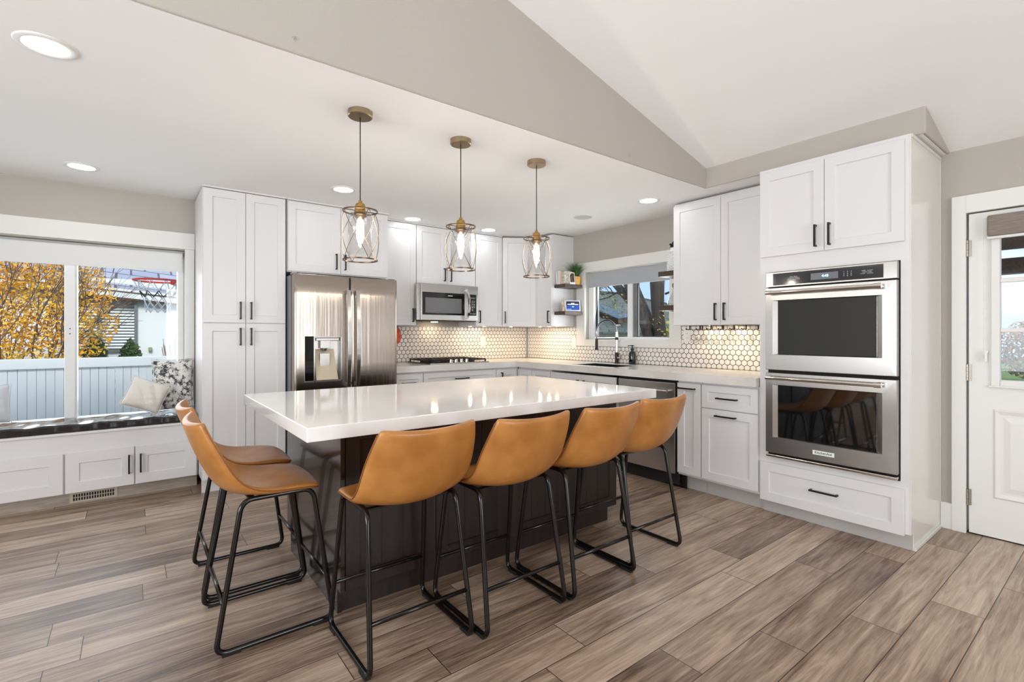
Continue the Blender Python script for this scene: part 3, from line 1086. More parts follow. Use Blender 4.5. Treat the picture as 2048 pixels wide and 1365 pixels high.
def oven_door(z0, z1, wz0, wz1, hz, gm):
    bm = nb()
    a0, a1, w0, w1 = 0.873, 1.603, 0.972, 1.527
    # frame as ring with bevelled recess
    def ring(aa0, aa1, zz0, zz1, c):
        return [bm.verts.new(p) for p in ((aa0, c, zz0), (aa1, c, zz0), (aa1, c, zz1), (aa0, c, zz1))]
    b = ring(a0, a1, z0, z1, 0.007)
    o = ring(a0, a1, z0, z1, 0.046)
    i1 = ring(w0 - 0.028, w1 + 0.028, wz0 - 0.004, wz1 + 0.004, 0.046)
    i2 = ring(w0 - 0.001, w1 + 0.001, wz0, wz1, 0.030)
    for k in range(4):
        j = (k + 1) % 4
        bm.faces.new((b[k], b[j], o[j], o[k]))
        bm.faces.new((o[k], o[j], i1[j], i1[k]))
        bm.faces.new((i1[k], i1[j], i2[j], i2[k]))
    bm.faces.new(i2)
    dr = ob('oven_door', bm, 'steel2', ov, T, bev=0.0025)
    ob('door_glass', bx(nb(), w0, w1, 0.031, 0.0335, wz0 + 0.001, wz1 - 0.001), gm, dr, T, label='dark door glass')
    bm = nb()
    pts = [(0.948, 0.088, hz), (1.568, 0.088, hz)]
    cy(bm, T @ Vector(pts[0]), T @ Vector(pts[1]), 0.0125, n=20)
    hd = ob('handle', bm, 'chrome', dr)
    smooth_angle(hd)
    bm = nb()
    for a in (0.952, 1.564):
        s = 1 if a < 1.2 else -1
        cy(bm, T @ Vector((a - 0.018 * s, 0.088, hz)), T @ Vector((a + 0.02 * s, 0.088, hz)), 0.0155, n=20)
        cy(bm, T @ Vector((a - 0.004 * s, 0.044, hz)), T @ Vector((a - 0.004 * s, 0.088, hz)), 0.0115, n=16)
    smooth_angle(ob('handle_mount', bm, 'chrome', hd))
    return dr


oven_door(0.996, 1.548, 1.103, 1.461, 1.516, 'ovenglass2')
d2 = oven_door(0.436, 0.976, 0.546, 0.893, 0.944, 'ovenglass')
pl2 = ob('name_plate', bx(nb(), 1.187, 1.309, 0.0465, 0.0485, 0.474, 0.501), 'white', d2, T, bev=0.0005)
txt('brand_lettering', 'KitchenAid', 0.0215, 'black', textT('B', 1.248, 0.4885, 3.478 - 0.0495), d2, 0.0003)
bm = bx(nb(), 0.873, 1.603, 0.007, 0.046, 0.404, 0.424)
ob('base_trim', bm, 'chrome', ov, T, bev=0.006)

# ---------------------------------------------------------------- base cabinets, dishwasher, countertop
T = TB(3.48)
cabinet('base_cabinet', 'white base cabinet with one drawer over one door beside the oven cabinet', 'cabinet', T, (1.666, 2.100, -0.63, 0.115, 0.866),
        doors=[(1.668, 2.099, 0.132, 0.672, (1.901, 0.628, False, 0.16))], drawers=[(1.668, 2.099, 0.677, 0.852, (1.892, 0.760, False, 0.16), 0.05)], toe=(1.666, 2.100, -0.065, 0.115))
cabinet('base_cabinet', 'slim white pull-out base cabinet immediately right of the dishwasher', 'cabinet', T, (2.102, 2.312, -0.63, 0.115, 0.866),
        doors=[(2.104, 2.311, 0.132, 0.852, (2.228, 0.810, False, 0.16))], toe=(2.102, 2.312, -0.065, 0.115))
t = thing('dishwasher', 'stainless steel dishwasher with a tubular handle under the wall counter', 'dishwasher', (3.75, 2.62, 0))
ob('tub', bx(nb(), 2.316, 2.925, -0.56, -0.006, 0.02, 0.863), 'shadow_gap', t, T)
ob('front_panel', bx(nb(), 2.332, 2.912, 0.0, 0.022, 0.110, 0.842), 'steel2', t, T, bev=0.004)
bm = nb()
cy(bm, T @ Vector((2.375, 0.062, 0.775)), T @ Vector((2.87, 0.062, 0.775)), 0.011, n=18)
for a in (2.385, 2.86):
    cy(bm, T @ Vector((a, 0.02, 0.775)), T @ Vector((a, 0.062, 0.775)), 0.009, n=14)
smooth_angle(ob('handle', bm, 'chrome', t))
bm = bx(nb(), 2.262, 2.925, -0.045, -0.03, 0.0, 0.105)
ob('toe_kick', bm, 'blackgloss', t, T)
cabinet('sink_cabinet', 'white two-door sink base cabinet under the window', 'cabinet', T, (2.930, 3.820, -0.63, 0.115, 0.700),
        doors=[(2.940, 3.372, 0.132, 0.845, (3.33, 0.72, True)), (3.372, 3.818, 0.132, 0.845, (3.41, 0.72, True))], toe=(2.930, 3.820, -0.065, 0.115))
cabinet('base_cabinet', 'narrow white drawer base cabinet left of the sink cabinet', 'cabinet', T, (3.822, 4.119, -0.63, 0.115, 0.866),
        doors=[(3.824, 4.118, 0.132, 0.66, (3.97, 0.62, False))], drawers=[(3.824, 4.118, 0.665, 0.845, (3.97, 0.75, False), 0.05)], toe=(3.822, 4.119, -0.065, 0.115))
cabinet('base_cabinet', 'plain white corner base cabinet where the two counters meet', 'cabinet', T, (4.121, 4.372, -0.63, 0.115, 0.866),
        doors=[(4.123, 4.372, 0.132, 0.845, None)], toe=(4.121, 4.372, -0.065, 0.115))
T = TA(4.38)
cabinet('base_cabinet', 'narrow white drawer base cabinet between refrigerator and cooktop', 'cabinet', T, (1.96, 2.270, -0.60, 0.115, 0.866),
        doors=[(1.962, 2.269, 0.132, 0.66, (2.12, 0.62, False))], drawers=[(1.962, 2.269, 0.665, 0.85, (2.115, 0.765, False), 0.05)], toe=(1.96, 2.270, -0.065, 0.115))
cabinet('cooktop_cabinet', 'wide white drawer base cabinet under the gas cooktop', 'cabinet', T, (2.272, 3.152, -0.60, 0.115, 0.866),
        drawers=[(2.274, 3.151, 0.665, 0.85, (2.712, 0.780, False, 0.16), 0.05), (2.274, 3.151, 0.40, 0.66, (2.712, 0.53, False, 0.16)), (2.274, 3.151, 0.132, 0.395, (2.712, 0.26, False, 0.16))], toe=(2.272, 3.152, -0.065, 0.115))
cabinet('base_cabinet', 'white single-door base cabinet in the corner right of the cooktop', 'cabinet', T, (3.154, 3.476, -0.60, 0.115, 0.866),
        doors=[(3.156, 3.438, 0.132, 0.845, (3.224, 0.745, True))], toe=(3.154, 3.476, -0.065, 0.115))

bm = nb()
zt, zb = 0.93, 0.868
SX0, SX1, SY0, SY1 = 3.545, 3.905, 3.03, 3.60
bx(bm, 1.955, 3.43, 4.335, 4.985, zb, zt)
bx(bm, 3.43, 4.105, 3.60, 4.985, zb, zt)
bx(bm, 3.43, 4.105, 1.668, 3.03, zb, zt)
bx(bm, 3.43, SX0, SY0, SY1, zb, zt)
bx(bm, SX1, 4.105, SY0, SY1, zb, zt)
bmesh.ops.remove_doubles(bm, verts=bm.verts, dist=0.0001)
ob('countertop', bm, 'quartz2', label='pale L-shaped quartz countertop running along the walls', cat='countertop')
sk = thing('sink', 'dark undermount sink set in the counter below the window', 'sink', (3.72, 3.31, 0.70))
bm = nb()
bx(bm, SX0 + .003, SX1 - .003, SY0 + .003, SY1 - .003, 0.72, 0.728)
bx(bm, SX0 + .001, SX0 + .006, SY0 + .003, SY1 - .003, 0.728, 0.925)
bx(bm, SX1 - .006, SX1 - .001, SY0 + .003, SY1 - .003, 0.728, 0.925)
bx(bm, SX0 + .006, SX1 - .006, SY0 + .001, SY0 + .006, 0.728, 0.925)
bx(bm, SX0 + .006, SX1 - .006, SY1 - .006, SY1 - .001, 0.728, 0.925)
ob('basin', bm, 'sinkm', sk)
ob('drain', lathe(nb(), [(0.001, 0.7285), (0.04, 0.7285), (0.042, 0.731), (0.001, 0.731)], (3.72, 3.31, 0), 24, caps=False), 'chrome', sk)

# hex tiles
def hexwall(name, T, rects, label, a_off, z_off):
    s = 0.05
    gr = 0.0046
    bm = nb()
    for (a0, a1, z0, z1) in rects:
        bx(bm, a0, a1, 0, 0.006, z0, z1, 1)
        rowh = s * 0.8660
        rh = (s - gr) / 2 / math.cos(PI / 6)
        j = int((z0 - z_off) / rowh) - 1
        while z_off + j * rowh < z1 + s:
            zc = z_off + j * rowh
            i = int((a0 - a_off) / s) - 2
            while a_off + i * s < a1 + s:
                ac = a_off + i * s + (s / 2 if j % 2 else 0)
                P = []
                for k in range(6):
                    an = PI / 6 + k * PI / 3
                    P.append((min(max(ac + rh * math.cos(an), a0), a1), min(max(zc + rh * math.sin(an), z0), z1)))
                Q = []
                for p in P:
                    if not Q or (abs(p[0] - Q[-1][0]) + abs(p[1] - Q[-1][1])) > 1e-4:
                        Q.append(p)
                if len(Q) > 1 and abs(Q[0][0] - Q[-1][0]) + abs(Q[0][1] - Q[-1][1]) < 1e-4:
                    Q.pop()
                if len(Q) >= 3:
                    ar = abs(sum(Q[k][0] * Q[(k + 1) % len(Q)][1] - Q[(k + 1) % len(Q)][0] * Q[k][1] for k in range(len(Q)))) / 2
                    if ar > 4e-5:
                        A = [bm.verts.new((x, 0.0062, z)) for x, z in Q]
                        cx, cz = sum(q[0] for q in Q) / len(Q), sum(q[1] for q in Q) / len(Q)
                        B = [bm.verts.new((cx + (x - cx) * 0.95, 0.0085, cz + (z - cz) * 0.95)) for x, z in Q]
                        bm.faces.new(B)
                        for k in range(len(Q)):
                            l = (k + 1) % len(Q)
                            bm.faces.new((A[k], A[l], B[l], B[k]))
                i += 1
            j += 1
    return ob(name, bm, ['tile', 'grout'], None, T, label=label, cat='backsplash')


hexwall('tile_backsplash', TA(YA - 0.001), [(1.96, 4.10, 0.931, 1.322)], 'white hexagon tile backsplash with dark grout on the cooktop wall', 0.011, 0.950)
hexwall('tile_backsplash', TB(XB - 0.001), [(1.67, 2.698, 0.931, 1.309), (2.698, 4.08, 0.931, 1.098), (4.08, 4.98, 0.931, 1.322)], 'white hexagon tile backsplash with dark grout on the sink window wall', 0.023, 0.948)

# ---------------------------------------------------------------- refrigerator
fr = thing('refrigerator', 'stainless steel French door refrigerator with water dispenser', 'refrigerator', (1.5, 4.6, 0))
ob('case', bx(nb(), 1.036, 1.942, 4.345, 4.94, 0.03, 1.725), 'steelgrey', fr, bev=0.004)
bm = bx(nb(), 1.04, 1.08, 4.29, 4.345, 1.727, 1.747)
bx(bm, 1.89, 1.94, 4.29, 4.345, 1.727, 1.747)
ob('hinge_cover', bm, 'steelgrey', fr, bev=0.004)
DX0, DX1, DZ0, DZ1 = 1.130, 1.436, 0.836, 1.219


def fridge_door(x0, x1, z0, z1, hole=None, bulge=0.005):
    bm = nb()
    yb, yf = 4.342, 4.258
    xs = sorted(set([x0, x0 + 0.004, x0 + 0.012, x1 - 0.012, x1 - 0.004, x1] + [x0 + (x1 - x0) * k / 14 for k in range(1, 14)] + ([hole[0], hole[1]] if hole else [])))
    zs = sorted(set([z0, z0 + 0.006, z1 - 0.006, z1] + [z0 + (z1 - z0) * k / 6 for k in range(1, 6)] + ([hole[2], hole[3]] if hole else [])))

    def yy(x, z):
        t = (x - x0) / (x1 - x0) * 2 - 1
        y = yf - bulge * (1 - t * t)
        e = min(x - x0, x1 - x)
        if e < 0.012:
            y += 0.012 * (1 - e / 0.012) ** 2
        e = min(z - z0, z1 - z)
        if e < 0.006:
            y += 0.004 * (1 - e / 0.006) ** 2
        return y
    V = {(i, j): bm.verts.new((x, yy(x, z), z)) for i, x in enumerate(xs) for j, z in enumerate(zs)}
    for i in range(len(xs) - 1):
        for j in range(len(zs) - 1):
            cx, cz = (xs[i] + xs[i + 1]) / 2, (zs[j] + zs[j + 1]) / 2
            if hole and hole[0] < cx < hole[1] and hole[2] < cz < hole[3]:
                continue
            bm.faces.new((V[i, j], V[i + 1, j], V[i + 1, j + 1], V[i, j + 1]))
    # sides to back
    nx, nz = len(xs) - 1, len(zs) - 1
    loop = [(i, 0) for i in range(nx)] + [(nx, j) for j in range(nz)] + [(i, nz) for i in range(nx, 0, -1)] + [(0, j) for j in range(nz, 0, -1)]
    Bk = [bm.verts.new((xs[i], yb, zs[j])) for i, j in loop]
    for k in range(len(loop)):
        l = (k + 1) % len(loop)
        bm.faces.new((V[loop[l]], V[loop[k]], Bk[k], Bk[l]))
    o = ob('door', bm, 'steel', fr)
    smooth_angle(o, 50)
    return o


ld = fridge_door(1.050, 1.508, 0.700, 1.735, (DX0, DX1, DZ0, DZ1))
rd = fridge_door(1.516, 1.950, 0.700, 1.735)
fz = fridge_door(1.050, 1.950, 0.085, 0.690, None, 0.006)
fz.name = 'freezer_drawer'
# dispenser
dp = ob('water_dispenser', None or (lambda bm: (bx(bm, DX0 + 0.078, DX1 - 0.008, 4.325, 4.332, DZ0 + 0.01, DZ1 - 0.005),
        bx(bm, DX0, DX0 + 0.004, 4.25, 4.33, DZ0, DZ1), bx(bm, DX1 - 0.010, DX1, 4.247, 4.33, DZ0, DZ1),
        bx(bm, DX0, DX1, 4.247, 4.33, DZ0, DZ0 + 0.012), bx(bm, DX0 + 0.078, DX1, 4.247, 4.33, DZ1 - 0.006, DZ1),
        bx(bm, DX0 + 0.072, DX0 + 0.082, 4.247, 4.33, DZ0, DZ1), bm)[-1])(nb()), 'steel2', ld, bev=0.001)
ob('control_strip', bx(nb(), DX0 + 0.002, DX0 + 0.074, 4.249, 4.30, DZ0 + 0.004, DZ1), 'blackgloss', dp, label='black control strip')
M['champagne'] = mat('champagne_plastic', (206, 190, 166), 0.35)
bm = hexa(nb(), [(DX0 + 0.095, 4.255, DZ0 + 0.015), (DX1 - 0.03, 4.255, DZ0 + 0.015), (DX1 - 0.03, 4.324, DZ0 + 0.015), (DX0 + 0.095, 4.324, DZ0 + 0.015),
                 (DX0 + 0.095, 4.318, DZ1 - 0.11), (DX1 - 0.05, 4.318, DZ1 - 0.11), (DX1 - 0.05, 4.324, DZ1 - 0.11), (DX0 + 0.095, 4.324, DZ1 - 0.11)])
ob('drip_ramp', bm, 'champagne', dp)
bm = bx(nb(), 1.262, 1.345, 4.268, 4.324, 1.115, 1.185)
bx(bm, 1.228, 1.42, 4.275, 4.324, 1.18, 1.205)
cy(bm, (1.30, 4.29, 1.118), (1.30, 4.29, 1.095), 0.022, 0.018)
ob('spout', bm, 'steel2', dp, bev=0.004)
bm = bx(nb(), 1.262, 1.345, 4.280, 4.286, 0.965, 1.075)
ob('paddle', bm, 'steel2', dp, T=Matrix.Translation((0, 0.004, 0)), bev=0.008)
for (xx, par) in ((1.478, ld), (1.557, rd)):
    bm = nb()
    P = []
    n = 18
    for k in range(n + 1):
        u = k / n
        z = 0.785 + (1.615 - 0.785) * u
        y = 4.205 - 0.032 * math.sin(PI * u)
        xo = (0.010 if xx > 1.5 else -0.0) * 0
        P.append((xx + xo, y, z))
    for k in range(n):
        (xa, ya, za), (xb, yb2, zb2) = P[k], P[k + 1]
        hw, tt = 0.0165, 0.008
        hexa(bm, [(xa - hw, ya - tt, za), (xa + hw, ya - tt, za), (xa + hw, ya + tt, za), (xa - hw, ya + tt, za),
                  (xb - hw, yb2 - tt, zb2), (xb + hw, yb2 - tt, zb2), (xb + hw, yb2 + tt, zb2), (xb - hw, yb2 + tt, zb2)])
    bmesh.ops.remove_doubles(bm, verts=bm.verts, dist=0.0001)
    for zz in (0.80, 1.60):
        bx(bm, xx - 0.014, xx + 0.014, 4.20, 4.268, zz - 0.016, zz + 0.016)
    smooth_angle(ob('handle', bm, 'steel2', par, bev=0.002))
ob('badge', cy(nb(), (1.874, 4.262, 1.692), (1.874, 4.257, 1.692), 0.010), 'chrome', rd)

# ---------------------------------------------------------------- microwave
mw = thing('microwave', 'stainless over-the-range microwave with curved handle', 'microwave', (2.67, 4.75, 1.38))
ob('case', bx(nb(), 2.334, 3.058, 4.60, 4.985, 1.380, 1.762), 'steelgrey', mw)
bm = bx(nb(), 2.300, 2.337, 4.555, 4.5995, 1.382, 1.760)
bx(bm, 2.338, 2.893, 4.545, 4.5995, 1.382, 1.760)
ob('door', bm, 'steel2', mw, bev=0.003)
dm = mw.children[-1]
ob('door_glass', bx(nb(), 2.357, 2.862, 4.5415, 4.5448, 1.437, 1.672), 'blackgloss', dm)
ob('inner_window', bx(nb(), 2.388, 2.825, 4.5405, 4.5414, 1.458, 1.615), mat('window_mesh_grey', (112, 112, 114), 0.15, coat=0.6), dm)
M['mwink'] = mat('microwave_ink', (214, 214, 210), 0.5)
ob('brand_bar', bx(nb(), 2.655, 2.712, 4.5398, 4.5404, 1.638, 1.646), 'mwink', dm)
bm = nb()
P = [(2.876 + 0.022 * math.sin(PI * k / 14), 4.520 - 0.03 * math.sin(PI * k / 14), 1.393 + 0.328 * k / 14) for k in range(15)]
for k in range(14):
    (xa, ya, za), (xb, yb2, zb2) = P[k], P[k + 1]
    hw, tt = 0.013, 0.006
    hexa(bm, [(xa - hw, ya - tt, za), (xa + hw, ya - tt, za), (xa + hw, ya + tt, za), (xa - hw, ya + tt, za),
              (xb - hw, yb2 - tt, zb2), (xb + hw, yb2 - tt, zb2), (xb + hw, yb2 + tt, zb2), (xb - hw, yb2 + tt, zb2)])
bmesh.ops.remove_doubles(bm, verts=bm.verts, dist=0.0001)
for zz in (1.405, 1.708):
    bx(bm, 2.868, 2.886, 4.515, 4.546, zz - 0.008, zz + 0.008)
smooth_angle(ob('handle', bm, 'chrome', dm, bev=0.001))
cpn = ob('control_panel', bx(nb(), 2.895, 3.040, 4.545, 4.5995, 1.382, 1.760), 'steel2', mw, bev=0.003)
ob('keypad', bx(nb(), 2.912, 3.016, 4.5415, 4.5448, 1.438, 1.670), 'blackgloss', cpn)
txt('key_lettering', '1 2 3\n4 5 6\n7 8 9\n0', 0.030, 'mwink', textT('A', 2.963, 1.545, 4.5409), cpn, 0.0003)
txt('key_lettering', 'POPCORN POTATO\nDEFROST REHEAT', 0.009, 'mwink', textT('A', 2.964, 1.630, 4.5409), cpn, 0.0003)
txt('key_lettering', 'STOP  START', 0.014, 'mwink', textT('A', 2.964, 1.457, 4.5409), cpn, 0.0003)
ob('underside_grille', bx(nb(), 2.34, 3.05, 4.60, 4.98, 1.372, 1.3795), 'black', mw)
ob('added_tile_light', bx(nb(), 2.64, 2.70, 4.84, 4.88, 1.369, 1.3715), emit('added_tile_glow', (255, 226, 186), 70), mw)  # glowing block added under the microwave to brighten the tiles

# ---------------------------------------------------------------- cooktop
ck = thing('gas_cooktop', 'black gas cooktop with steel knobs on the back counter', 'cooktop', (2.73, 4.65, 0.93))
ob('cooktop_plate', bx(nb(), 2.370, 3.085, 4.405, 4.915, 0.9305, 0.942), 'blackgloss', ck, bev=0.004)
ob('edge_trim', bx(nb(), 2.367, 3.088, 4.398, 4.4045, 0.9305, 0.941), 'steel2', ck)
for gx0 in (2.385, 2.615, 2.845):
    bm = nb()
    gx1 = gx0 + 0.222
    y0g = 4.52 if gx0 > 2.5 and gx0 < 2.8 else 4.43
    for (a, b, c, d2_) in ((gx0, gx1, y0g, y0g + 0.012), (gx0, gx1, 4.888, 4.90), (gx0, gx0 + 0.012, y0g, 4.90), (gx1 - 0.012, gx1, y0g, 4.90),
                           (gx0 + 0.105, gx0 + 0.117, y0g, 4.90), (gx0, gx1, 4.655, 4.667)):
        bx(bm, a, b, c, d2_, 0.958, 0.972)
    for (xx, yy2) in ((gx0 + 0.006, y0g + 0.006), (gx1 - 0.006, y0g + 0.006), (gx0 + 0.006, 4.894), (gx1 - 0.006, 4.894)):
        bx(bm, xx - 0.006, xx + 0.006, yy2 - 0.006, yy2 + 0.006, 0.942, 0.958)
    ob('grate', bm, 'black', ck)
for (xx, yy2, rr) in ((2.50, 4.56, 0.038), (2.50, 4.78, 0.045), (2.73, 4.74, 0.055), (2.96, 4.56, 0.038), (2.96, 4.78, 0.045)):
    bm = lathe(nb(), [(0.001, 0.942), (rr, 0.942), (rr, 0.950), (rr * 0.7, 0.953), (rr * 0.7, 0.957), (0.001, 0.957)], (xx, yy2, 0), 24, caps=False)
    ob('burner', bm, 'black', ck)
for k in range(4):
    xx = 2.635 + k * 0.066
    bm = lathe(nb(), [(0.001, 0.942), (0.021, 0.942), (0.019, 0.968), (0.016, 0.972), (0.001, 0.972)], (xx, 4.452 + 0.0 * k, 0), 20, caps=False)
    bx(bm, xx - 0.0035, xx + 0.0035, 4.436, 4.468, 0.970, 0.978)
    ob('knob', bm, 'chrome', ck, label='steel control knob')

# ---------------------------------------------------------------- island
isl = thing('kitchen_island', 'dark espresso panelled kitchen island base', 'island', (1.64, 2.62, 0))
IX0, IX1, IY0, IY1 = 0.722, 2.545, 2.158, 3.08
bm = bx(nb(), IX0 + 0.02, IX1, IY0 + 0.02, IY1 - 0.02, 0.105, 0.833)
ob('body', bm, 'espresso', isl)
ob('toe_kick', bx(nb(), IX0 + 0.02, IX1 - 0.035, 2.206, IY1 - 0.09, 0.0, 0.105), 'espresso', isl)
bm = bx(nb(), IX0, IX0 + 0.0195, IY0 - 0.004, IY1, 0.105, 0.833)
bx(bm, IX0, IX0 + 0.0195, 2.196, IY1 - 0.08, 0.0, 0.105)
ob('end_panel', bm, 'espresso_gloss', isl, bev=0.0015)
# seating side: face frame with shaker panels and bead-board grooves
T = TA(IY0 + 0.0195)
npan = 4
a0 = IX0 + 0.022
wp = (IX1 - a0) / npan
for k in range(npan):
    p0, p1 = a0 + k * wp, a0 + (k + 1) * wp
    dd = ob('panel', shaker(nb(), p0, p1, 0.107, 0.831, 0.0005, 0.019, 0.065, 0.009), 'espresso', isl, T, bev=0.001)
    bm = nb()
    for g in (1, 2):
        gx = p0 + 0.067 + (wp - 0.134) * g / 3
        bx(bm, gx - 0.003, gx + 0.003, 0.0095, 0.0112, 0.175, 0.763)
    ob('bead_groove', bm, 'espresso_dark', dd, T)
# the far side doors
T2 = Matrix(((1, 0, 0, 0), (0, 1, 0, IY1 - 0.0195), (0, 0, 1, 0), (0, 0, 0, 1)))
for k in range(4):
    p0, p1 = a0 + k * wp, a0 + (k + 1) * wp
    ob('door', shaker(nb(), p0, p1, 0.107, 0.831, 0.0005, 0.019, 0.06), 'espresso', isl, T2)
# worktop with one rounded far corner
pts = [(0.514, 1.905), (2.628, 1.905)]
rc = 0.10
for k in range(9):
    a = -0.0 + PI / 2 * k / 8
    pts.append((2.635 - rc + rc * math.cos(a) - 0.007 * (1 - k / 8), 3.20 - rc + rc * math.sin(a)))
pts.append((0.514, 3.20))
bm = poly_prism(nb(), pts, 0.835, 0.890)
ob('island_countertop', bm, 'quartz', bev=0.003, label='thick white quartz island countertop with a seating overhang', cat='countertop')

# ---------------------------------------------------------------- bar stools
def make_stool(label):
    t = thing('bar_stool', label, 'stool', (0, 0, 0), 'tan leather bar stools around the island')
    S = [(.186, .588, .176, .582, .186), (.172, .606, .168, .596, .208), (.10, .616, .095, .608, .216), (.01, .606, .01, .612, .222), (-.07, .596, -.065, .624, .228),
         (-.135, .600, -.118, .652, .231), (-.182, .632, -.150, .692, .229), (-.215, .695, -.178, .745, .228), (-.245, .765, -.205, .800, .220), (-.270, .835, -.229, .850, .209),
         (-.287, .884, -.246, .893, .196), (-.290, .892, -.250, .903, .192)]
    U = [-1, -0.86, -0.6, -0.3, 0, 0.3, 0.6, 0.86, 1]
    grid = []
    for (cy_, cz, ey, ez, w) in S:
        row = []
        for u in U:
            k = abs(u) ** 2.2
            row.append(Vector((w * u, cy_ + (ey - cy_) * k, cz + (ez - cz) * k)))
        grid.append(row)
    nI, nJ = len(S), len(U)
    th = 0.030
    low = []
    for i in range(nI):
        row = []
        for j in range(nJ):
            di = grid[min(i + 1, nI - 1)][j] - grid[max(i - 1, 0)][j]
            dj = grid[i][min(j + 1, nJ - 1)] - grid[i][max(j - 1, 0)]
            n = di.cross(dj).normalized()
            if n.z > 0 and i < 7:
                n = -n
            if i >= 7 and n.y > 0:
                n = -n
            edge = 0.72 if (i in (0, nI - 1) or j in (0, nJ - 1)) else 1.0
            row.append(grid[i][j] + n * th * edge)
        low.append(row)
    bm = nb()
    A = [[bm.verts.new(p) for p in r] for r in grid]
    B = [[bm.verts.new(p) for p in r] for r in low]
    for i in range(nI - 1):
        for j in range(nJ - 1):
            bm.faces.new((A[i][j], A[i][j + 1], A[i + 1][j + 1], A[i + 1][j]))
            bm.faces.new((B[i][j], B[i + 1][j], B[i + 1][j + 1], B[i][j + 1]))
    for i in range(nI - 1):
        bm.faces.new((A[i][0], A[i + 1][0], B[i + 1][0], B[i][0]))
        bm.faces.new((A[i][-1], B[i][-1], B[i + 1][-1], A[i + 1][-1]))
    for j in range(nJ - 1):
        bm.faces.new((A[0][j], B[0][j], B[0][j + 1], A[0][j + 1]))
        bm.faces.new((A[-1][j], A[-1][j + 1], B[-1][j + 1], B[-1][j]))
    seat = ob('seat_shell', bm, 'leather', t, smooth=True, sub=2, label='one-piece tan leather seat and back')
    # seam welt along both edges of the shell
    for s in (-1, 1):
        bm = nb()
        j = 0 if s < 0 else -1
        P = []
        for i in range(nI):
            a, b = grid[i][j], low[i][j]
            P.append(a * 0.45 + b * 0.55 + Vector((-s * 0.0075, 0, 0)) * -0.15)
        Q = []
        for i in range(nI - 1):
            for q in range(3):
                Q.append(P[i].lerp(P[i + 1], q / 3))
        Q.append(P[-1])
        for _ in range(3):
            Q = [Q[0]] + [(Q[i - 1] + Q[i] * 2 + Q[i + 1]) / 4 for i in range(1, len(Q) - 1)] + [Q[-1]]
        tb(bm, [q * 1.0 for q in Q[2:-3]], 0.0022, 6)
        ob('seam_welt', bm, 'stitch', seat, smooth=True)
    for s in (-1, 1):
        P = [(s * .216, .222, .013), (s * .190, .142, .578), (s * .190, -.128, .578), (s * .216, -.222, .013)]
        ob('leg', tb(nb(), fillet(P, 0.045, 6, True), 0.0105, 10, True), 'iron', t, smooth=True, label='bent black steel leg loop with floor runner')
        for yy in (-1, 1):
            bm = bx(nb(), s * .216 - .012, s * .216 + .012, yy * 0.135, yy * 0.200, 0.0, 0.014)
            ob('foot_glide', bm, 'rubber', t.children[-1] if False else t, bev=0.002)
    for yy in (1, -1):
        k = (0.19 - 0.013) / (0.578 - 0.013)
        ye = yy * (0.222 + ((0.142 if yy > 0 else 0.128) - 0.222) * k)
        xe = 0.216 - 0.026 * k
        ob('footrest_bar', tb(nb(), [(-xe, ye, 0.19), (xe, ye, 0.19)], 0.0085, 10), 'iron', t, smooth=True)
    bm = bx(nb(), -.19, .19, 0.09, 0.115, 0.570, 0.578)
    bx(bm, -.19, .19, -0.10, -0.075, 0.568, 0.576)
    ob('seat_bracket', bm, 'iron', t)
    return t


st = make_stool('tan leather bar stool nearest the camera on the long side of the island')
SS = [(0.885, 1.905, 0, None),
      (1.352, 1.848, 0, 'second tan leather bar stool along the long side, between the nearest and third'),
      (1.838, 1.840, 0, 'third tan leather bar stool along the long side of the island'),
      (2.302, 1.878, 0, 'tan leather bar stool at the far right end, in front of the dishwasher'),
      (0.475, 2.388, -90, 'nearer of the two tan leather bar stools at the short left end'),
      (0.482, 2.886, -90, 'farther of the two tan leather bar stools at the short left end')]
for x, y, rz, lab in SS:
    o = st if lab is None else copy_tree(st)
    if lab:
        o['label'] = lab
    o.location = (x, y, 0)
    o.rotation_euler = (0, 0, R(rz))

# ---------------------------------------------------------------- window seat
T = TA(4.72)
be = thing('window_bench', 'white built-in window bench with shaker doors', 'bench', (-0.55, 4.85, 0))
bm = bx(nb(), -1.60, 0.427, -0.275, 0.0, 0.095, 0.515)
ob('body', bm, 'cab', be, T)
ob('bench_top', bx(nb(), -1.60, 0.427, -0.275, 0.018, 0.5155, 0.533), 'cab', be, T, bev=0.003)
for (a0, a1, h) in ((-1.02, -0.380, None), (-0.372, 0.020, -0.012), (0.024, 0.418, 0.058), (-1.59, -1.03, None)):
    dd = ob('door', shaker(nb(), a0, a1, 0.100, 0.386, 0.0005, 0.02, 0.075), 'cab', be, T, bev=0.0015)
    if h is not None:
        ob('handle', pull(nb(), h, 0.258, 0.02, 0.14), 'black', dd, T, bev=0.0012)
ob('toe_board', bx(nb(), -1.60, 0.427, -0.072, -0.060, 0, 0.0945), 'toe', be, T, label='grey plank toe board')
t = thing('floor_register', 'beige metal vent register in the toe board of the bench', 'vent', (-0.216, 4.78, 0.01))
bm = bx(nb(), -0.352, -0.08, -0.0595, -0.055, 0.010, 0.084)
ob('vent_plate', bm, 'vent', t, T, bev=0.002)
bm = nb()
for k in range(16):
    for q in range(2):
        a = -0.335 + k * 0.0148
        bx(bm, a + 0.002, a + 0.0115, -0.055, -0.0540, 0.024 + q * 0.026, 0.045 + q * 0.026)
ob('vent_slot', bm, 'shadow_gap', t, T)
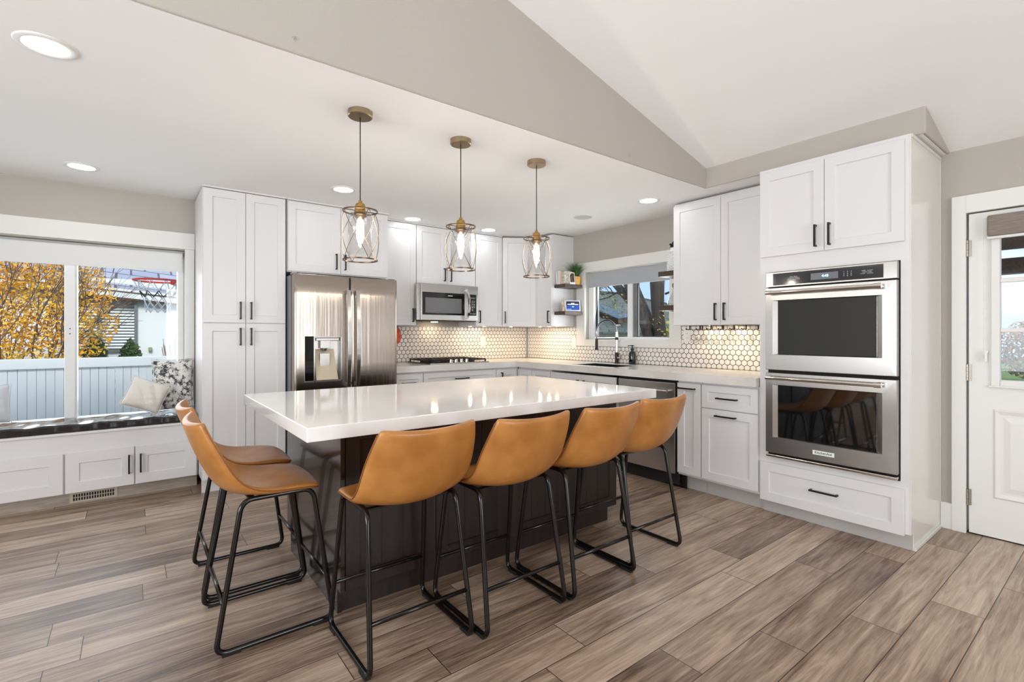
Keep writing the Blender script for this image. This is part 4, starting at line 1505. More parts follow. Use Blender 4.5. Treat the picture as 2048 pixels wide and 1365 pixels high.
# cushion
bm = nb()
nx, ny = 60, 7
X0, X1, Y0, Y1 = -1.45, 0.418, 4.715, 5.066
Z0, Z1 = 0.535, 0.590
top, bot = [], []
for i in range(nx + 1):
    tr, br = [], []
    for j in range(ny + 1):
        x = X0 + (X1 - X0) * i / nx
        y = Y0 + (Y1 - Y0) * j / ny
        z = Z1 + 0.004 * math.sin(x * 23 + y * 17) + 0.003 * math.sin(x * 41 - y * 30)
        if j == 0:
            y += 0.004 * math.sin(x * 60)
        tr.append(bm.verts.new((x, y, z)))
        br.append(bm.verts.new((x, y, Z0)))
    top.append(tr)
    bot.append(br)
for i in range(nx):
    for j in range(ny):
        bm.faces.new((top[i][j], top[i + 1][j], top[i + 1][j + 1], top[i][j + 1]))
        bm.faces.new((bot[i][j], bot[i][j + 1], bot[i + 1][j + 1], bot[i + 1][j]))
    bm.faces.new((top[i][0], bot[i][0], bot[i + 1][0], top[i + 1][0]))
    bm.faces.new((top[i][-1], top[i + 1][-1], bot[i + 1][-1], bot[i][-1]))
for j in range(ny):
    bm.faces.new((top[0][j], top[0][j + 1], bot[0][j + 1], bot[0][j]))
    bm.faces.new((top[-1][j], bot[-1][j], bot[-1][j + 1], top[-1][j + 1]))
ob('seat_cushion', bm, 'cushion', smooth=False, bev=0.012, label='long black vinyl cushion on the window bench', cat='cushion')
smooth_angle(bpy.data.objects['seat_cushion'], 60)


def pillow(name, label, m, c, w, h, d, rot, seam=True):
    t = thing(name, label, 'pillow', c)
    n = 14
    bm = nb()
    TT = Matrix.Translation(Vector(c)) @ Matrix.Rotation(R(rot[2]), 4, 'Z') @ Matrix.Rotation(R(rot[0]), 4, 'X') @ Matrix.Rotation(R(rot[1]), 4, 'Y')

    def pt(u, v, s):
        e = (1 - abs(u) ** 2.6) * (1 - abs(v) ** 2.6)
        k = 1 - 0.07 * (1 - abs(u) ** 2) * (abs(v) ** 2)
        k2 = 1 - 0.07 * (1 - abs(v) ** 2) * (abs(u) ** 2)
        wr = 0.010 * math.sin(u * 9 + v * 5) * e + 0.006 * math.sin(v * 16 - u * 7) * e
        return Vector((u * w / 2 * k2, s * (d / 2 * max(e, 0) ** 0.55) + wr * s, v * h / 2 * k))
    V = {}
    for s in (-1, 1):
        for i in range(n + 1):
            for j in range(n + 1):
                u, v = -1 + 2 * i / n, -1 + 2 * j / n
                if s == 1 and (i in (0, n) or j in (0, n)):
                    V[s, i, j] = V[-1, i, j]
                else:
                    V[s, i, j] = bm.verts.new(pt(u, v, s))
    for s in (-1, 1):
        for i in range(n):
            for j in range(n):
                bm.faces.new((V[s, i, j], V[s, i + 1, j], V[s, i + 1, j + 1], V[s, i, j + 1]))
    ob('pillow_cover', bm, m, t, TT, smooth=True, sub=1)
    if seam:
        edge = []
        for i in range(n):
            edge.append(pt(-1 + 2 * i / n, -1, -1))
        for j in range(n):
            edge.append(pt(1, -1 + 2 * j / n, -1))
        for i in range(n):
            edge.append(pt(1 - 2 * i / n, 1, -1))
        for j in range(n):
            edge.append(pt(-1, 1 - 2 * j / n, -1))
        ob('piping', tb(nb(), edge, 0.003, 6, True), m, t, TT, smooth=True)
    return t


ps = pillow('throw_pillow', 'tall cream pillow printed with grey handwriting and a stamp, leaning in the seat corner', 'script', (0.275, 4.955, 0.815), 0.29, 0.44, 0.10, (-6, 0, -6))
pillow('throw_pillow', 'plain cream linen pillow slumped against the printed pillow', 'pillow_w', (0.092, 4.808, 0.758), 0.265, 0.245, 0.13, (-16, 24, 4))
pillow('throw_pillow', 'pale grey pillow cut by the left edge of the photo', mat('grey_pillow_cloth', (206, 208, 212), 0.95), (-0.80, 4.92, 0.745), 0.26, 0.28, 0.10, (-10, 0, 10))
# stamp frame and rose printed on the tall pillow (outline strokes lying on the cloth)
TT = Matrix.Translation((0.325, 4.885, 0.700)) @ Matrix.Rotation(R(-8), 4, 'Z') @ Matrix.Rotation(R(-8), 4, 'X')
bm = nb()
for (p, q) in (((-.018, -.022), (.018, -.022)), ((.018, -.022), (.018, .022)), ((.018, .022), (-.018, .022)), ((-.018, .022), (-.018, -.022))):
    a = R(-18)
    f = lambda v: (v[0] * math.cos(a) - v[1] * math.sin(a), 0, v[0] * math.sin(a) + v[1] * math.cos(a))
    tb(bm, [f(p), f(q)], 0.0016, 6)
for r_ in (0.006, 0.012, 0.017):
    tb(bm, [(r_ * math.cos(2 * PI * k / 14) - 0.004, 0, 0.047 + r_ * math.sin(2 * PI * k / 14)) for k in range(14)], 0.0011, 6, True)
ob('printed_stamp', bm, 'black', ps, TT, label='black printed stamp outline')

# roller blind of the seat window
t = thing('roller_blind', 'white roller blind rolled up at the head of the seat window', 'blind', (-0.37, 5.05, 1.76))
bm = nb()
cy(bm, (-1.085, 5.045, 1.905), (0.345, 5.045, 1.905), 0.026, n=24)
smooth_angle(ob('blind_roll', bm, 'blind_white', t))
ob('blind_fabric', bx(nb(), -1.08, 0.340, 5.018, 5.0215, 1.775, 1.905), 'blind_white', t)
ob('bottom_rail', bx(nb(), -1.08, 0.340, 5.014, 5.0255, 1.762, 1.7745), 'blind_white', t, bev=0.002)

# roller blind over the sink
t = thing('roller_blind', 'light grey fabric roller blind half lowered over the sink window', 'blind', (4.15, 3.38, 1.765))
ob('blind_fabric', bx(nb(), 4.128, 4.131, 2.835, 3.930, 1.775, 1.932), 'blind', t)
ob('bottom_rail', bx(nb(), 4.124, 4.136, 2.835, 3.930, 1.762, 1.7745), 'blind', t, bev=0.002)

# ---------------------------------------------------------------- shelves and what is on them
T0 = Matrix.Identity(4)


def shelf(label, x0, x1, y0, y1, z1, th=0.04):
    return ob('wall_shelf', bx(nb(), x0, x1, y0, y1, z1 - th, z1), 'shelfwood', bev=0.002, label=label, cat='shelf', group='dark floating shelves')


shelf('upper dark wood shelf left of the sink window, holding books and a plant', 3.81, 4.075, 3.965, 4.139, 1.798, 0.038)
shelf('lower dark wood shelf left of the sink window, holding a tablet', 3.81, 4.085, 3.965, 4.139, 1.492, 0.038)
shelf('upper dark wood shelf right of the sink window, holding a beaded jar', 3.83, 4.117, 2.559, 2.758, 1.808, 0.046)
shelf('lower dark wood shelf right of the sink window, holding a glass decanter', 3.83, 4.117, 2.559, 2.758, 1.497, 0.046)

z = 1.7985
BK = [('book', 'tall white book leaning at the left of the upper shelf row', 'book_w', 4.103, 0.026, 0.150, 6),
      ('book', 'white book second in the row on the upper shelf', 'book_w', 4.074, 0.024, 0.152, 0),
      ('book', 'peach coloured book on the upper shelf', 'book_p', 4.048, 0.024, 0.154, 0),
      ('book', 'cream book just right of the peach book on the upper shelf', 'book_c', 4.022, 0.022, 0.148, 0),
      ('book', 'greyish patterned book at the right end of the row, beside the framed photo', 'book_c', 3.997, 0.020, 0.142, 0)]
for (nm, lab, m, yc, wd, h, tilt) in BK:
    t = thing(nm, lab, 'book', (3.89, yc, z), 'books on the upper shelf')
    TT = Matrix.Translation((3.89, yc, z)) @ Matrix.Rotation(R(-tilt), 4, 'X')
    bm = bx(nb(), -0.068, 0.06, -wd / 2, -wd / 2 + 0.002, 0.0, h)
    bx(bm, -0.068, 0.06, wd / 2 - 0.002, wd / 2, 0.0, h)
    bx(bm, -0.070, -0.067, -wd / 2, wd / 2, 0.0, h)
    ob('book_cover', bm, m, t, TT, bev=0.0006)
    ob('pages', bx(nb(), -0.066, 0.056, -wd / 2 + 0.0022, wd / 2 - 0.0022, 0.003, h - 0.004), 'paper', t, TT)
t = thing('photo_frame', 'small white framed dark photo between the books and the plant', 'picture frame', (3.955, 3.975, z))
TT = Matrix.Translation((3.932, 3.970, z)) @ Matrix.Rotation(R(-10), 4, 'Z') @ Matrix.Rotation(R(-8), 4, 'X')
bm = bx(nb(), -0.036, -0.030, -0.004, 0.004, 0, 0.135)
bx(bm, 0.030, 0.036, -0.004, 0.004, 0, 0.135)
bx(bm, -0.030, 0.030, -0.004, 0.004, 0, 0.022)
bx(bm, -0.030, 0.030, -0.004, 0.004, 0.128, 0.135)
ob('frame', bm, 'white', t, TT)
ob('photo', bx(nb(), -0.030, 0.030, -0.001, 0.003, 0.0222, 0.1278), 'photo', t, TT)
t = thing('potted_grass', 'bushy green grass plant in a square yellow woven pot on the upper shelf', 'plant', (4.025, 4.01, z))
bm = hexa(nb(), [(3.992, 3.978, z), (4.058, 3.978, z), (4.058, 4.044, z), (3.992, 4.044, z), (3.986, 3.972, z + 0.095), (4.064, 3.972, z + 0.095), (4.064, 4.050, z + 0.095), (3.986, 4.050, z + 0.095)])
pt_ = ob('pot', bm, 'pot', t, bev=0.003)
ob('pot_rim', bx(nb(), 3.984, 3.9860, 3.970, 4.052, z + 0.005, z + 0.095), 'potwhite', pt_)


def blades(cx, cy_, cz, n, L, spread, wd, rnd):
    bm = nb()
    for _ in range(n):
        a = rnd.uniform(0, 2 * PI)
        s = rnd.uniform(0.15, 1.0) * spread
        l = L * rnd.uniform(0.65, 1.05)
        bxp, byp = cx + rnd.uniform(-.022, .022), cy_ + rnd.uniform(-.022, .022)
        P = []
        for k in range(5):
            u = k / 4
            P.append(Vector((bxp + math.cos(a) * s * u ** 1.6 * l, byp + math.sin(a) * s * u ** 1.6 * l, cz + l * (u - 0.28 * s * u * u))))
        side = Vector((-math.sin(a), math.cos(a), 0))
        pr = None
        for k, p in enumerate(P):
            w = wd * (1 - k / 4.3)
            q = (bm.verts.new(p - side * w), bm.verts.new(p + side * w))
            if pr:
                bm.faces.new((pr[0], pr[1], q[1], q[0]))
            pr = q
    return bm


rnd = random.Random(3)
ob('grass_leaves', blades(4.025, 4.011, z + 0.085, 340, 0.20, 1.0, 0.003, rnd), 'green', t, recalc=False)
# clamp of leaves against the cabinet side is natural drape
z = 1.4925
t = thing('hand_figurine', 'cream carved hand figurine making a peace sign on the lower shelf', 'figurine', (3.87, 4.055, z))
bm = nb()
lathe(bm, [(0.001, 0), (0.018, 0), (0.018, 0.006), (0.012, 0.012), (0.011, 0.03), (0.016, 0.045), (0.020, 0.062), (0.017, 0.078), (0.001, 0.082)], (3.87, 4.055, z), 16)
for (dy, ex, h) in ((0.010, 0.004, 0.150), (-0.009, -0.010, 0.152)):
    tb(bm, [(3.87, 4.055 + dy, z + 0.07), (3.87, 4.055 + dy * 1.6, z + 0.10), (3.87 + ex * 0.3, 4.055 + dy * 2.0, z + h)], [0.0065, 0.006, 0.0045], 8)
for (dy, dx) in ((0.006, -0.014), (-0.006, -0.014)):
    tb(bm, [(3.87 + dx * .6, 4.055 + dy, z + 0.078), (3.87 + dx * 1.3, 4.055 + dy, z + 0.083), (3.87 + dx * 1.5, 4.055 + dy, z + 0.065), (3.87 + dx * 1.0, 4.055 + dy, z + 0.055)], 0.0055, 8)
tb(bm, [(3.87, 4.055 - 0.018, z + 0.045), (3.865, 4.055 - 0.026, z + 0.062), (3.856, 4.055 - 0.012, z + 0.072)], 0.0055, 8)
ob('carved_hand', bm, 'cream', t, smooth=True)
t = thing('tablet', 'white framed tablet with a dark blue screen standing on the lower shelf', 'tablet', (3.97, 4.0, z))
TT = Matrix.Translation((3.968, 3.995, z)) @ Matrix.Rotation(R(-24), 4, 'Z') @ Matrix.Rotation(R(-10), 4, 'X')
ob('tablet_case', bx(nb(), -0.090, 0.090, 0.0, 0.010, 0.006, 0.130), 'white', t, TT, bev=0.004)
ob('screen', bx(nb(), -0.079, 0.079, -0.0012, -0.0002, 0.070, 0.119), 'screen', t, TT)
ob('screen_lower', bx(nb(), -0.079, 0.079, -0.0012, -0.0002, 0.017, 0.070), 'screen2', t, TT)
bm = bx(nb(), -0.020, 0.020, -0.0018, -0.0013, 0.094, 0.098)
bx(bm, -0.064, 0.064, -0.0018, -0.0013, 0.078, 0.086)
bx(bm, -0.012, 0.012, -0.0018, -0.0013, 0.052, 0.058)
bx(bm, -0.074, -0.02, -0.0018, -0.0013, 0.025, 0.027)
ob('screen_text', bm, 'screentext', t, TT)
ob('speaker_base', bx(nb(), -0.05, 0.055, 0.004, 0.05, 0.0, 0.05), mat('grey_fabric_base', (140, 132, 128), 0.9), t, TT, bev=0.01)

# right shelf items
t = thing('beaded_jar', 'white beaded jar with a dark knobbed lid on the upper right shelf', 'jar', (3.925, 2.665, 1.8085))
bm = nb()
cx, cyy, r0 = 3.935, 2.665, 0.056
lathe(bm, [(0.001, 1.8085), (r0 - .004, 1.8085), (r0 - .004, 1.995), (0.03, 2.005), (0.03, 2.03), (0.001, 2.03)], (cx, cyy, 0), 28)
for j in range(12):
    for k in range(22):
        a = 2 * PI * (k + (j % 2) * .5) / 22
        bmesh.ops.create_icosphere(bm, subdivisions=1, radius=0.0075, matrix=Matrix.Translation((cx + (r0 - .002) * math.cos(a), cyy + (r0 - .002) * math.sin(a), 1.818 + j * 0.0155)))
ob('jar_body', bm, 'white', t, smooth=True)
bm = lathe(nb(), [(0.001, 2.0305), (0.033, 2.0305), (0.030, 2.045), (0.012, 2.055), (0.018, 2.070), (0.010, 2.085), (0.001, 2.088)], (cx, cyy, 0), 20)
for k in range(5):
    a = 2 * PI * k / 5
    cy(bm, (cx + 0.02 * math.cos(a), cyy + 0.02 * math.sin(a), 2.045), (cx + 0.036 * math.cos(a), cyy + 0.036 * math.sin(a), 2.066), 0.006, 0.009, 8)
ob('lid', bm, 'black', t, smooth=True)
t = thing('glass_decanter', 'clear teardrop glass decanter on the lower right shelf', 'decanter', (3.93, 2.665, 1.4975))
pr = [(0.001, 1.4985), (0.042, 1.4985), (0.052, 1.512), (0.054, 1.53), (0.045, 1.56), (0.022, 1.60), (0.011, 1.63), (0.010, 1.655), (0.014, 1.66), (0.012, 1.662), (0.008, 1.655), (0.009, 1.63), (0.020, 1.60), (0.043, 1.56), (0.051, 1.53), (0.049, 1.514), (0.001, 1.502)]
ob('decanter_body', lathe(nb(), pr, (3.93, 2.665, 0), 32, caps=False), 'glass', t, smooth=True)
ob('stopper', lathe(nb(), [(0.001, 1.663), (0.008, 1.663), (0.011, 1.672), (0.013, 1.685), (0.009, 1.70), (0.001, 1.704)], (3.93, 2.665, 0), 16), 'steelgrey', t, smooth=True)

# wine glasses hanging from hooks under the right wall cabinet
hk = wg = None
YH = [2.470, 2.374, 2.272, 2.172, 2.072, 1.974]
WL = ['leftmost', 'second from the left', 'third from the left', 'fourth from the left', 'fifth from the left', 'rightmost']
for k, yy in enumerate(YH):
    if hk is None:
        t = thing('stemware_hook', '', 'hook', (0, 0, 0), 'hooks under the wall cabinet')
        bm = bx(nb(), -0.005, 0.20, -0.004, 0.004, -0.003, 0.0)
        bx(bm, -0.005, 0.003, -0.004, 0.004, -0.030, -0.003)
        bx(bm, -0.005, 0.003, -0.004, 0.040, -0.038, -0.030)
        bx(bm, 0.003, 0.20, 0.034, 0.040, -0.036, -0.032)
        bx(bm, -0.005, 0.003, 0.034, 0.040, -0.030, -0.024)
        bx(bm, 0.003, 0.20, -0.004, 0.001, -0.036, -0.032)
        bx(bm, 0.192, 0.20, -0.004, 0.004, -0.036, -0.003)
        ob('hook_rail', bm, 'black', t)
        hk = t
        o = t
    else:
        o = copy_tree(hk)
    o['label'] = 'black under-cabinet stemware rail, %s of six' % WL[k]
    o.location = (3.86, yy - 0.02, 1.3115)
    if wg is None:
        t = thing('wine_glass', '', 'wine glass', (0, 0, 0), 'wine glasses hanging upside down')
        # hangs by its foot: foot at z=-0.033, bowl below
        pr = [(0.001, -0.0255), (0.032, -0.0285), (0.033, -0.0300), (0.006, -0.033), (0.0035, -0.040), (0.0035, -0.062), (0.010, -0.070), (0.030, -0.084), (0.038, -0.104), (0.036, -0.128), (0.028, -0.150),
              (0.0272, -0.150), (0.035, -0.128), (0.0368, -0.104), (0.029, -0.086), (0.001, -0.072)]
        ob('glass_bowl', lathe(nb(), pr, (0, 0, 0), 28, caps=False), 'glass', t, smooth=True)
        wg = t
        o = t
    else:
        o = copy_tree(wg)
    o['label'] = 'clear wine glass hanging upside down, %s of six' % WL[k]
    o.location = (3.95, yy, 1.3115 - 0.0065)
ob('hanging_sign', bx(nb(), 4.085, 4.105, 1.80, 1.90, 1.155, 1.30), 'signgrey', label='small grey patterned card on the tiles next to the oven cabinet', cat='card', bev=0.001)

# red trivet on the wall by the fridge
t = thing('red_trivet', 'red oval trivet hanging on the tiles beside the refrigerator', 'trivet', (2.285, 4.98, 1.12))
bm = nb()
P = []
bm2 = []
n = 28
A = [bm.verts.new((2.285 + 0.040 * math.cos(2 * PI * k / n), 4.975, 1.218 + 0.085 * math.sin(2 * PI * k / n))) for k in range(n)]
B = [bm.verts.new((2.285 + 0.040 * math.cos(2 * PI * k / n), 4.987, 1.218 + 0.085 * math.sin(2 * PI * k / n))) for k in range(n)]
bm.faces.new(A)
bm.faces.new(B[::-1])
for k in range(n):
    bm.faces.new((A[k], A[(k + 1) % n], B[(k + 1) % n], B[k]))
ob('trivet_disc', bm, 'red', t)
ob('hanging_loop', tb(nb(), [(2.285 + 0.01 * math.cos(a), 4.981, 1.312 + 0.010 * math.sin(a)) for a in [2 * PI * k / 10 for k in range(10)]], 0.002, 6, True), 'black', t)

# outlets
def outlet(label, T, a, z):
    p = T @ Vector((a, 0, z))
    t = thing('wall_outlet', label, 'outlet', p, 'white wall outlets')
    ob('cover_plate', bx(nb(), a - 0.035, a + 0.035, 0.0095, 0.014, z - 0.058, z + 0.058), 'plate', t, T, bev=0.002)
    bm = nb()
    for s in (-1, 1):
        for q in (-1, 1):
            bx(bm, a + q * 0.007 - 0.0012, a + q * 0.007 + 0.0012, 0.014, 0.0145, z + s * 0.02 - 0.005, z + s * 0.02 + 0.005)
    ob('slot', bm, 'black', t, T)


outlet('white outlet on the tiles right of the cooktop', TA(YA), 3.411, 1.148)
outlet('white outlet on the tiles left of the sink window', TB(XB), 4.125, 1.134)
outlet('white outlet on the tiles below the wine glasses', TB(XB), 2.640, 1.221)

# under-cabinet lights
UL = [(3.10, 4.80, 1.325), (3.30, 4.80, 1.325), (3.62, 4.70, 1.325), (3.93, 4.52, 1.325), (3.93, 4.36, 1.325), (3.93, 4.22, 1.325), (4.02, 2.35, 1.312), (4.02, 2.12, 1.312), (4.02, 1.86, 1.312)]
UN = ['first under the narrow cabinet right of the microwave', 'second under the narrow cabinet right of the microwave', 'under the angled corner cabinet', 'deepest of three under the cabinet with the shelves',
      'middle of three under the cabinet with the shelves', 'nearest the window of three under the cabinet with the shelves', 'leftmost of three above the wine glasses', 'middle of three above the wine glasses', 'rightmost of three above the wine glasses']
pk = None
for k, p in enumerate(UL):
    if pk is None:
        t = thing('puck_light', '', 'light', (0, 0, 0), 'under-cabinet puck lights')
        ob('puck_rim', lathe(nb(), [(0.018, -0.008), (0.026, -0.007), (0.028, -0.001), (0.018, -0.001)], n=20, caps=False), 'steel2', t, smooth=True)
        ob('puck_lens', lathe(nb(), [(0.0001, -0.007), (0.018, -0.007), (0.018, -0.004), (0.0001, -0.004)], n=20, caps=False), 'puck', t)
        pk = t
        o = t
    else:
        o = copy_tree(pk)
    o['label'] = 'small warm puck light, ' + UN[k]
    o.location = p

# ---------------------------------------------------------------- faucet and soap bottle
FX, FY = 4.035, 3.418
t = thing('kitchen_faucet', 'black and chrome spring neck faucet behind the sink', 'faucet', (FX, FY, 0.93))
smooth_angle(ob('base', lathe(nb(), [(0.001, 0.9305), (0.026, 0.9305), (0.026, 0.936), (0.020, 0.938), (0.020, 1.045), (0.001, 1.045)], (FX, FY, 0), 24), 'black', t))
smooth_angle(ob('post', lathe(nb(), [(0.001, 1.0455), (0.013, 1.0455), (0.013, 1.175), (0.001, 1.175)], (FX, FY, 0), 20), 'chrome', t))
smooth_angle(ob('collar', lathe(nb(), [(0.001, 1.1755), (0.017, 1.1755), (0.017, 1.205), (0.001, 1.205)], (FX, FY, 0), 20), 'black', t))
smooth_angle(ob('post', lathe(nb(), [(0.001, 1.2055), (0.013, 1.2055), (0.011, 1.26), (0.001, 1.26)], (FX, FY, 0), 20), 'chrome', t))
arc = []
HX, HY = 3.985, 3.655
for k in range(41):
    u = k / 40
    a = PI * u
    arc.append(Vector((FX + (HX - FX) * (1 - math.cos(a)) / 2, FY + (HY - FY) * (1 - math.cos(a)) / 2, 1.262 + 0.122 * math.sin(a))))
bm = nb()
for k in range(1, 41, 1):
    d = (arc[k] - arc[k - 1]).normalized()
    m_ = (arc[k] + arc[k - 1]) / 2
    cy(bm, m_ - d * 0.0028, m_ + d * 0.0028, 0.0092, n=12)
sp_ = ob('spring_coil', bm, 'black', t)
ob('hose', tb(nb(), arc + [Vector((HX, HY, 1.25)), Vector((HX, HY, 1.18))], 0.0058, 10), 'chrome', sp_, smooth=True)
bm = cy(nb(), (HX, HY, 1.262), (HX, HY, 1.185), 0.0055)
lathe(bm, [(0.001, 1.065), (0.021, 1.065), (0.021, 1.078), (0.016, 1.082), (0.014, 1.185), (0.001, 1.19)], (HX, HY, 0), 20)
smooth_angle(ob('spray_head', bm, 'black', t))
ob('support_arm', tb(nb(), [(FX, FY, 1.188), (HX, HY, 1.183)], 0.005, 8), 'black', t)
bm = cy(nb(), (FX, FY, 0.99), (FX - 0.005, FY - 0.055, 0.99), 0.013)
cy(bm, (FX - 0.005, FY - 0.045, 0.99), (FX - 0.025, FY - 0.062, 1.05), 0.004)
smooth_angle(ob('lever', bm, 'chrome', t))
t = thing('soap_bottle', 'black pump soap bottle on the counter right of the faucet', 'bottle', (4.045, 3.225, 0.93))
smooth_angle(ob('bottle', lathe(nb(), [(0.001, 0.9305), (0.034, 0.9305), (0.036, 0.936), (0.036, 1.035), (0.030, 1.052), (0.015, 1.064), (0.014, 1.075), (0.001, 1.075)], (4.045, 3.225, 0), 28), 'blackgloss', t))
bm = lathe(nb(), [(0.001, 1.0755), (0.017, 1.0755), (0.017, 1.092), (0.006, 1.094), (0.006, 1.112), (0.014, 1.114), (0.014, 1.124), (0.001, 1.124)], (4.045, 3.225, 0), 20)
tb(bm, [(4.045, 3.225, 1.118), (4.035, 3.262, 1.118), (4.033, 3.272, 1.112)], 0.0045, 8)
smooth_angle(ob('pump', bm, 'black', t))

# ---------------------------------------------------------------- outside
GZ = -0.35
bm = bx(nb(), -30, 40, 5.25, 45, GZ - 0.1, GZ)
bx(bm, 4.35, 60, -30, 5.25, GZ - 0.1, GZ)
ob('ground_outside', bm, 'ground', kind='structure')

# vinyl fence
t = thing('vinyl_fence', 'white vinyl privacy fence outside the seat window', 'fence', (-1.0, 7.5, GZ))
bm = nb()
fx = -7.5
while fx < 3.5:
    bx(bm, fx + 0.0015, fx + 0.0735, 7.5, 7.53, GZ + 0.1, 0.852)
    fx += 0.075
ob('boards', bm, 'fence', t, bev=0.002)
ob('top_rail', bx(nb(), -7.5, 3.5, 7.47, 7.56, 0.852, 0.962), 'fence', t, bev=0.004)
ob('bottom_rail', bx(nb(), -7.5, 3.5, 7.47, 7.56, GZ, GZ + 0.1), 'fence', t)

# basketball hoop
t = thing('basketball_hoop', 'red basketball hoop with a white net outside the seat window', 'basketball hoop', (0.95, 6.6, GZ))
hc = Vector((0.215, 6.12, 1.775))
rim = ob('rim', tb(nb(), [(hc.x + 0.20 * math.cos(2 * PI * k / 32), hc.y + 0.20 * math.sin(2 * PI * k / 32), hc.z) for k in range(32)], 0.010, 8, True), 'hoop', t, smooth=True)
bm = hexa(nb(), [(hc.x + 0.10, hc.y - 0.06, hc.z - 0.035), (0.80, hc.y + 0.02, hc.z - 0.09), (0.80, hc.y + 0.20, hc.z - 0.09), (hc.x + 0.15, hc.y + 0.12, hc.z - 0.035),
                 (hc.x + 0.10, hc.y - 0.06, hc.z + 0.01), (0.80, hc.y + 0.02, hc.z + 0.02), (0.80, hc.y + 0.20, hc.z + 0.02), (hc.x + 0.15, hc.y + 0.12, hc.z + 0.01)])
ob('bracket', bm, 'hoop', rim)
bm = nb()
bmk_ = nb()
N = 10
lev = [(0.0, 0.20), (0.11, 0.155), (0.17, 0.125), (0.22, 0.11), (0.27, 0.105), (0.32, 0.10)]
for i in range(len(lev) - 1):
    for k in range(N):
        for s in (-1, 1):
            a0 = 2 * PI * (k + (i % 2) * .5) / N
            a1 = a0 + s * PI / N
            (z0, r0), (z1, r1) = lev[i], lev[i + 1]
            tb(bmk_ if i == 1 else bm, [(hc.x + r0 * math.cos(a0), hc.y + r0 * math.sin(a0), hc.z - z0), (hc.x + r1 * math.cos(a1), hc.y + r1 * math.sin(a1), hc.z - z1)], 0.0042, 5)
nt_ = ob('net', bm, 'net', rim)
ob('net_band', bmk_, 'netblack', nt_)
ob('backboard', bx(nb(), 0.80, 0.83, 5.75, 6.95, 1.65, 2.45), 'white', t)
ob('pole', bx(nb(), 1.2, 1.3, 6.25, 6.35, GZ, 2.3), 'black', t)
ob('pole_arm', bx(nb(), 0.83, 1.25, 6.27, 6.33, 1.95, 2.03), 'black', t)

# neighbour house A
t = thing('neighbour_house', 'white neighbour house with shuttered window behind the fence', 'house', (0, 13, GZ))
bm = wall_with_hole(nb(), 'y', 11.0, 11.2, -6, 9, GZ, 2.2, [(-0.87, 0.05, 0.96, 1.86)])
ob('wall', bm, 'house', t)
bm = nb()
bx(bm, -0.90, -0.86, 10.95, 11.05, 0.92, 1.90)
bx(bm, 0.045, 0.09, 10.95, 11.05, 0.92, 1.90)
bx(bm, -0.86, 0.045, 10.95, 11.05, 1.855, 1.90)
bx(bm, -0.86, 0.045, 10.95, 11.05, 0.92, 0.965)
bx(bm, -0.455, -0.405, 10.97, 11.08, 0.965, 1.855)
wf = ob('window_frame', bm, 'steelgrey', t)
bm = nb()
for k in range(17):
    zz = 0.985 + k * 0.052
    hexa(bm, [(-0.86, 11.06, zz), (0.045, 11.06, zz), (0.045, 11.09, zz + 0.03), (-0.86, 11.09, zz + 0.03), (-0.86, 11.07, zz + 0.004), (0.045, 11.07, zz + 0.004), (0.045, 11.10, zz + 0.034), (-0.86, 11.10, zz + 0.034)])
ob('slat_blind', bm, 'house', wf)
ob('wall_panel_behind', bx(nb(), -0.9, 0.1, 11.13, 11.16, 0.9, 1.9), mat('pale_green_interior', (176, 190, 186), 0.8), wf)
TT = Matrix.Translation((0, 10.86, 1.985)) @ Matrix.Rotation(R(5.2), 4, 'Y')
bm = hexa(nb(), [(-6, 0, 0), (9, 0, 0), (9, 6, 2.6), (-6, 6, 2.6), (-6, 0, 0.06), (9, 0, 0.06), (9, 6, 2.66), (-6, 6, 2.66)])
ob('roof', bm, 'roof_tile', t, TT)
bm = bx(nb(), -6, 9, -0.03, 0.02, -0.13, 0.02)
ob('fascia', bm, 'house', t, TT)
bm = bx(nb(), -6, 9, -0.045, -0.031, -0.035, -0.02)
bx(bm, -6, 9, -0.02, 0.5, -0.16, -0.135)
ob('gutter_line', bm, 'beam', t, TT)
ob('vent_cap', bx(nb(), 0.245, 0.30, 10.93, 10.999, 0.93, 1.0), mat('olive_box', (150, 150, 116), 0.6), t, bev=0.01)


def leafcloud(n, c, rad, size, rnd, flat=1.0, shell=0.5):
    bm = nb()
    for _ in range(n):
        while True:
            p = Vector((rnd.uniform(-1, 1), rnd.uniform(-1, 1), rnd.uniform(-1, 1)))
            if shell * rnd.random() < p.length < 1:
                break
        q = Vector((c[0] + p.x * rad[0], c[1] + p.y * rad[1], c[2] + p.z * rad[2]))
        a = Vector((rnd.uniform(-1, 1), rnd.uniform(-1, 1), rnd.uniform(-1, 1))).normalized()
        b = a.orthogonal().normalized()
        s = size * rnd.uniform(0.6, 1.3)
        bm.faces.new([bm.verts.new(q + a * s), bm.verts.new(q + b * s * .5), bm.verts.new(q - a * s), bm.verts.new(q - b * s * .5)])
    return bm


def branches(bm, p, d, L, r, depth, rnd, spread=0.6):
    q = p + d * L
    mid = p.lerp(q, .5) + Vector((rnd.uniform(-1, 1), rnd.uniform(-1, 1), rnd.uniform(-1, 1))) * L * 0.06
    tb(bm, [p, mid, q], [r, r * .85, r * .68], 6)
    if depth == 0:
        return
    for _ in range(3):
        nd = (d + Vector((rnd.uniform(-1, 1), rnd.uniform(-1, 1), rnd.uniform(-.5, 1))) * spread).normalized()
        branches(bm, p.lerp(q, rnd.uniform(.55, 1)), nd, L * rnd.uniform(.62, .8), r * .6, depth - 1, rnd, spread)


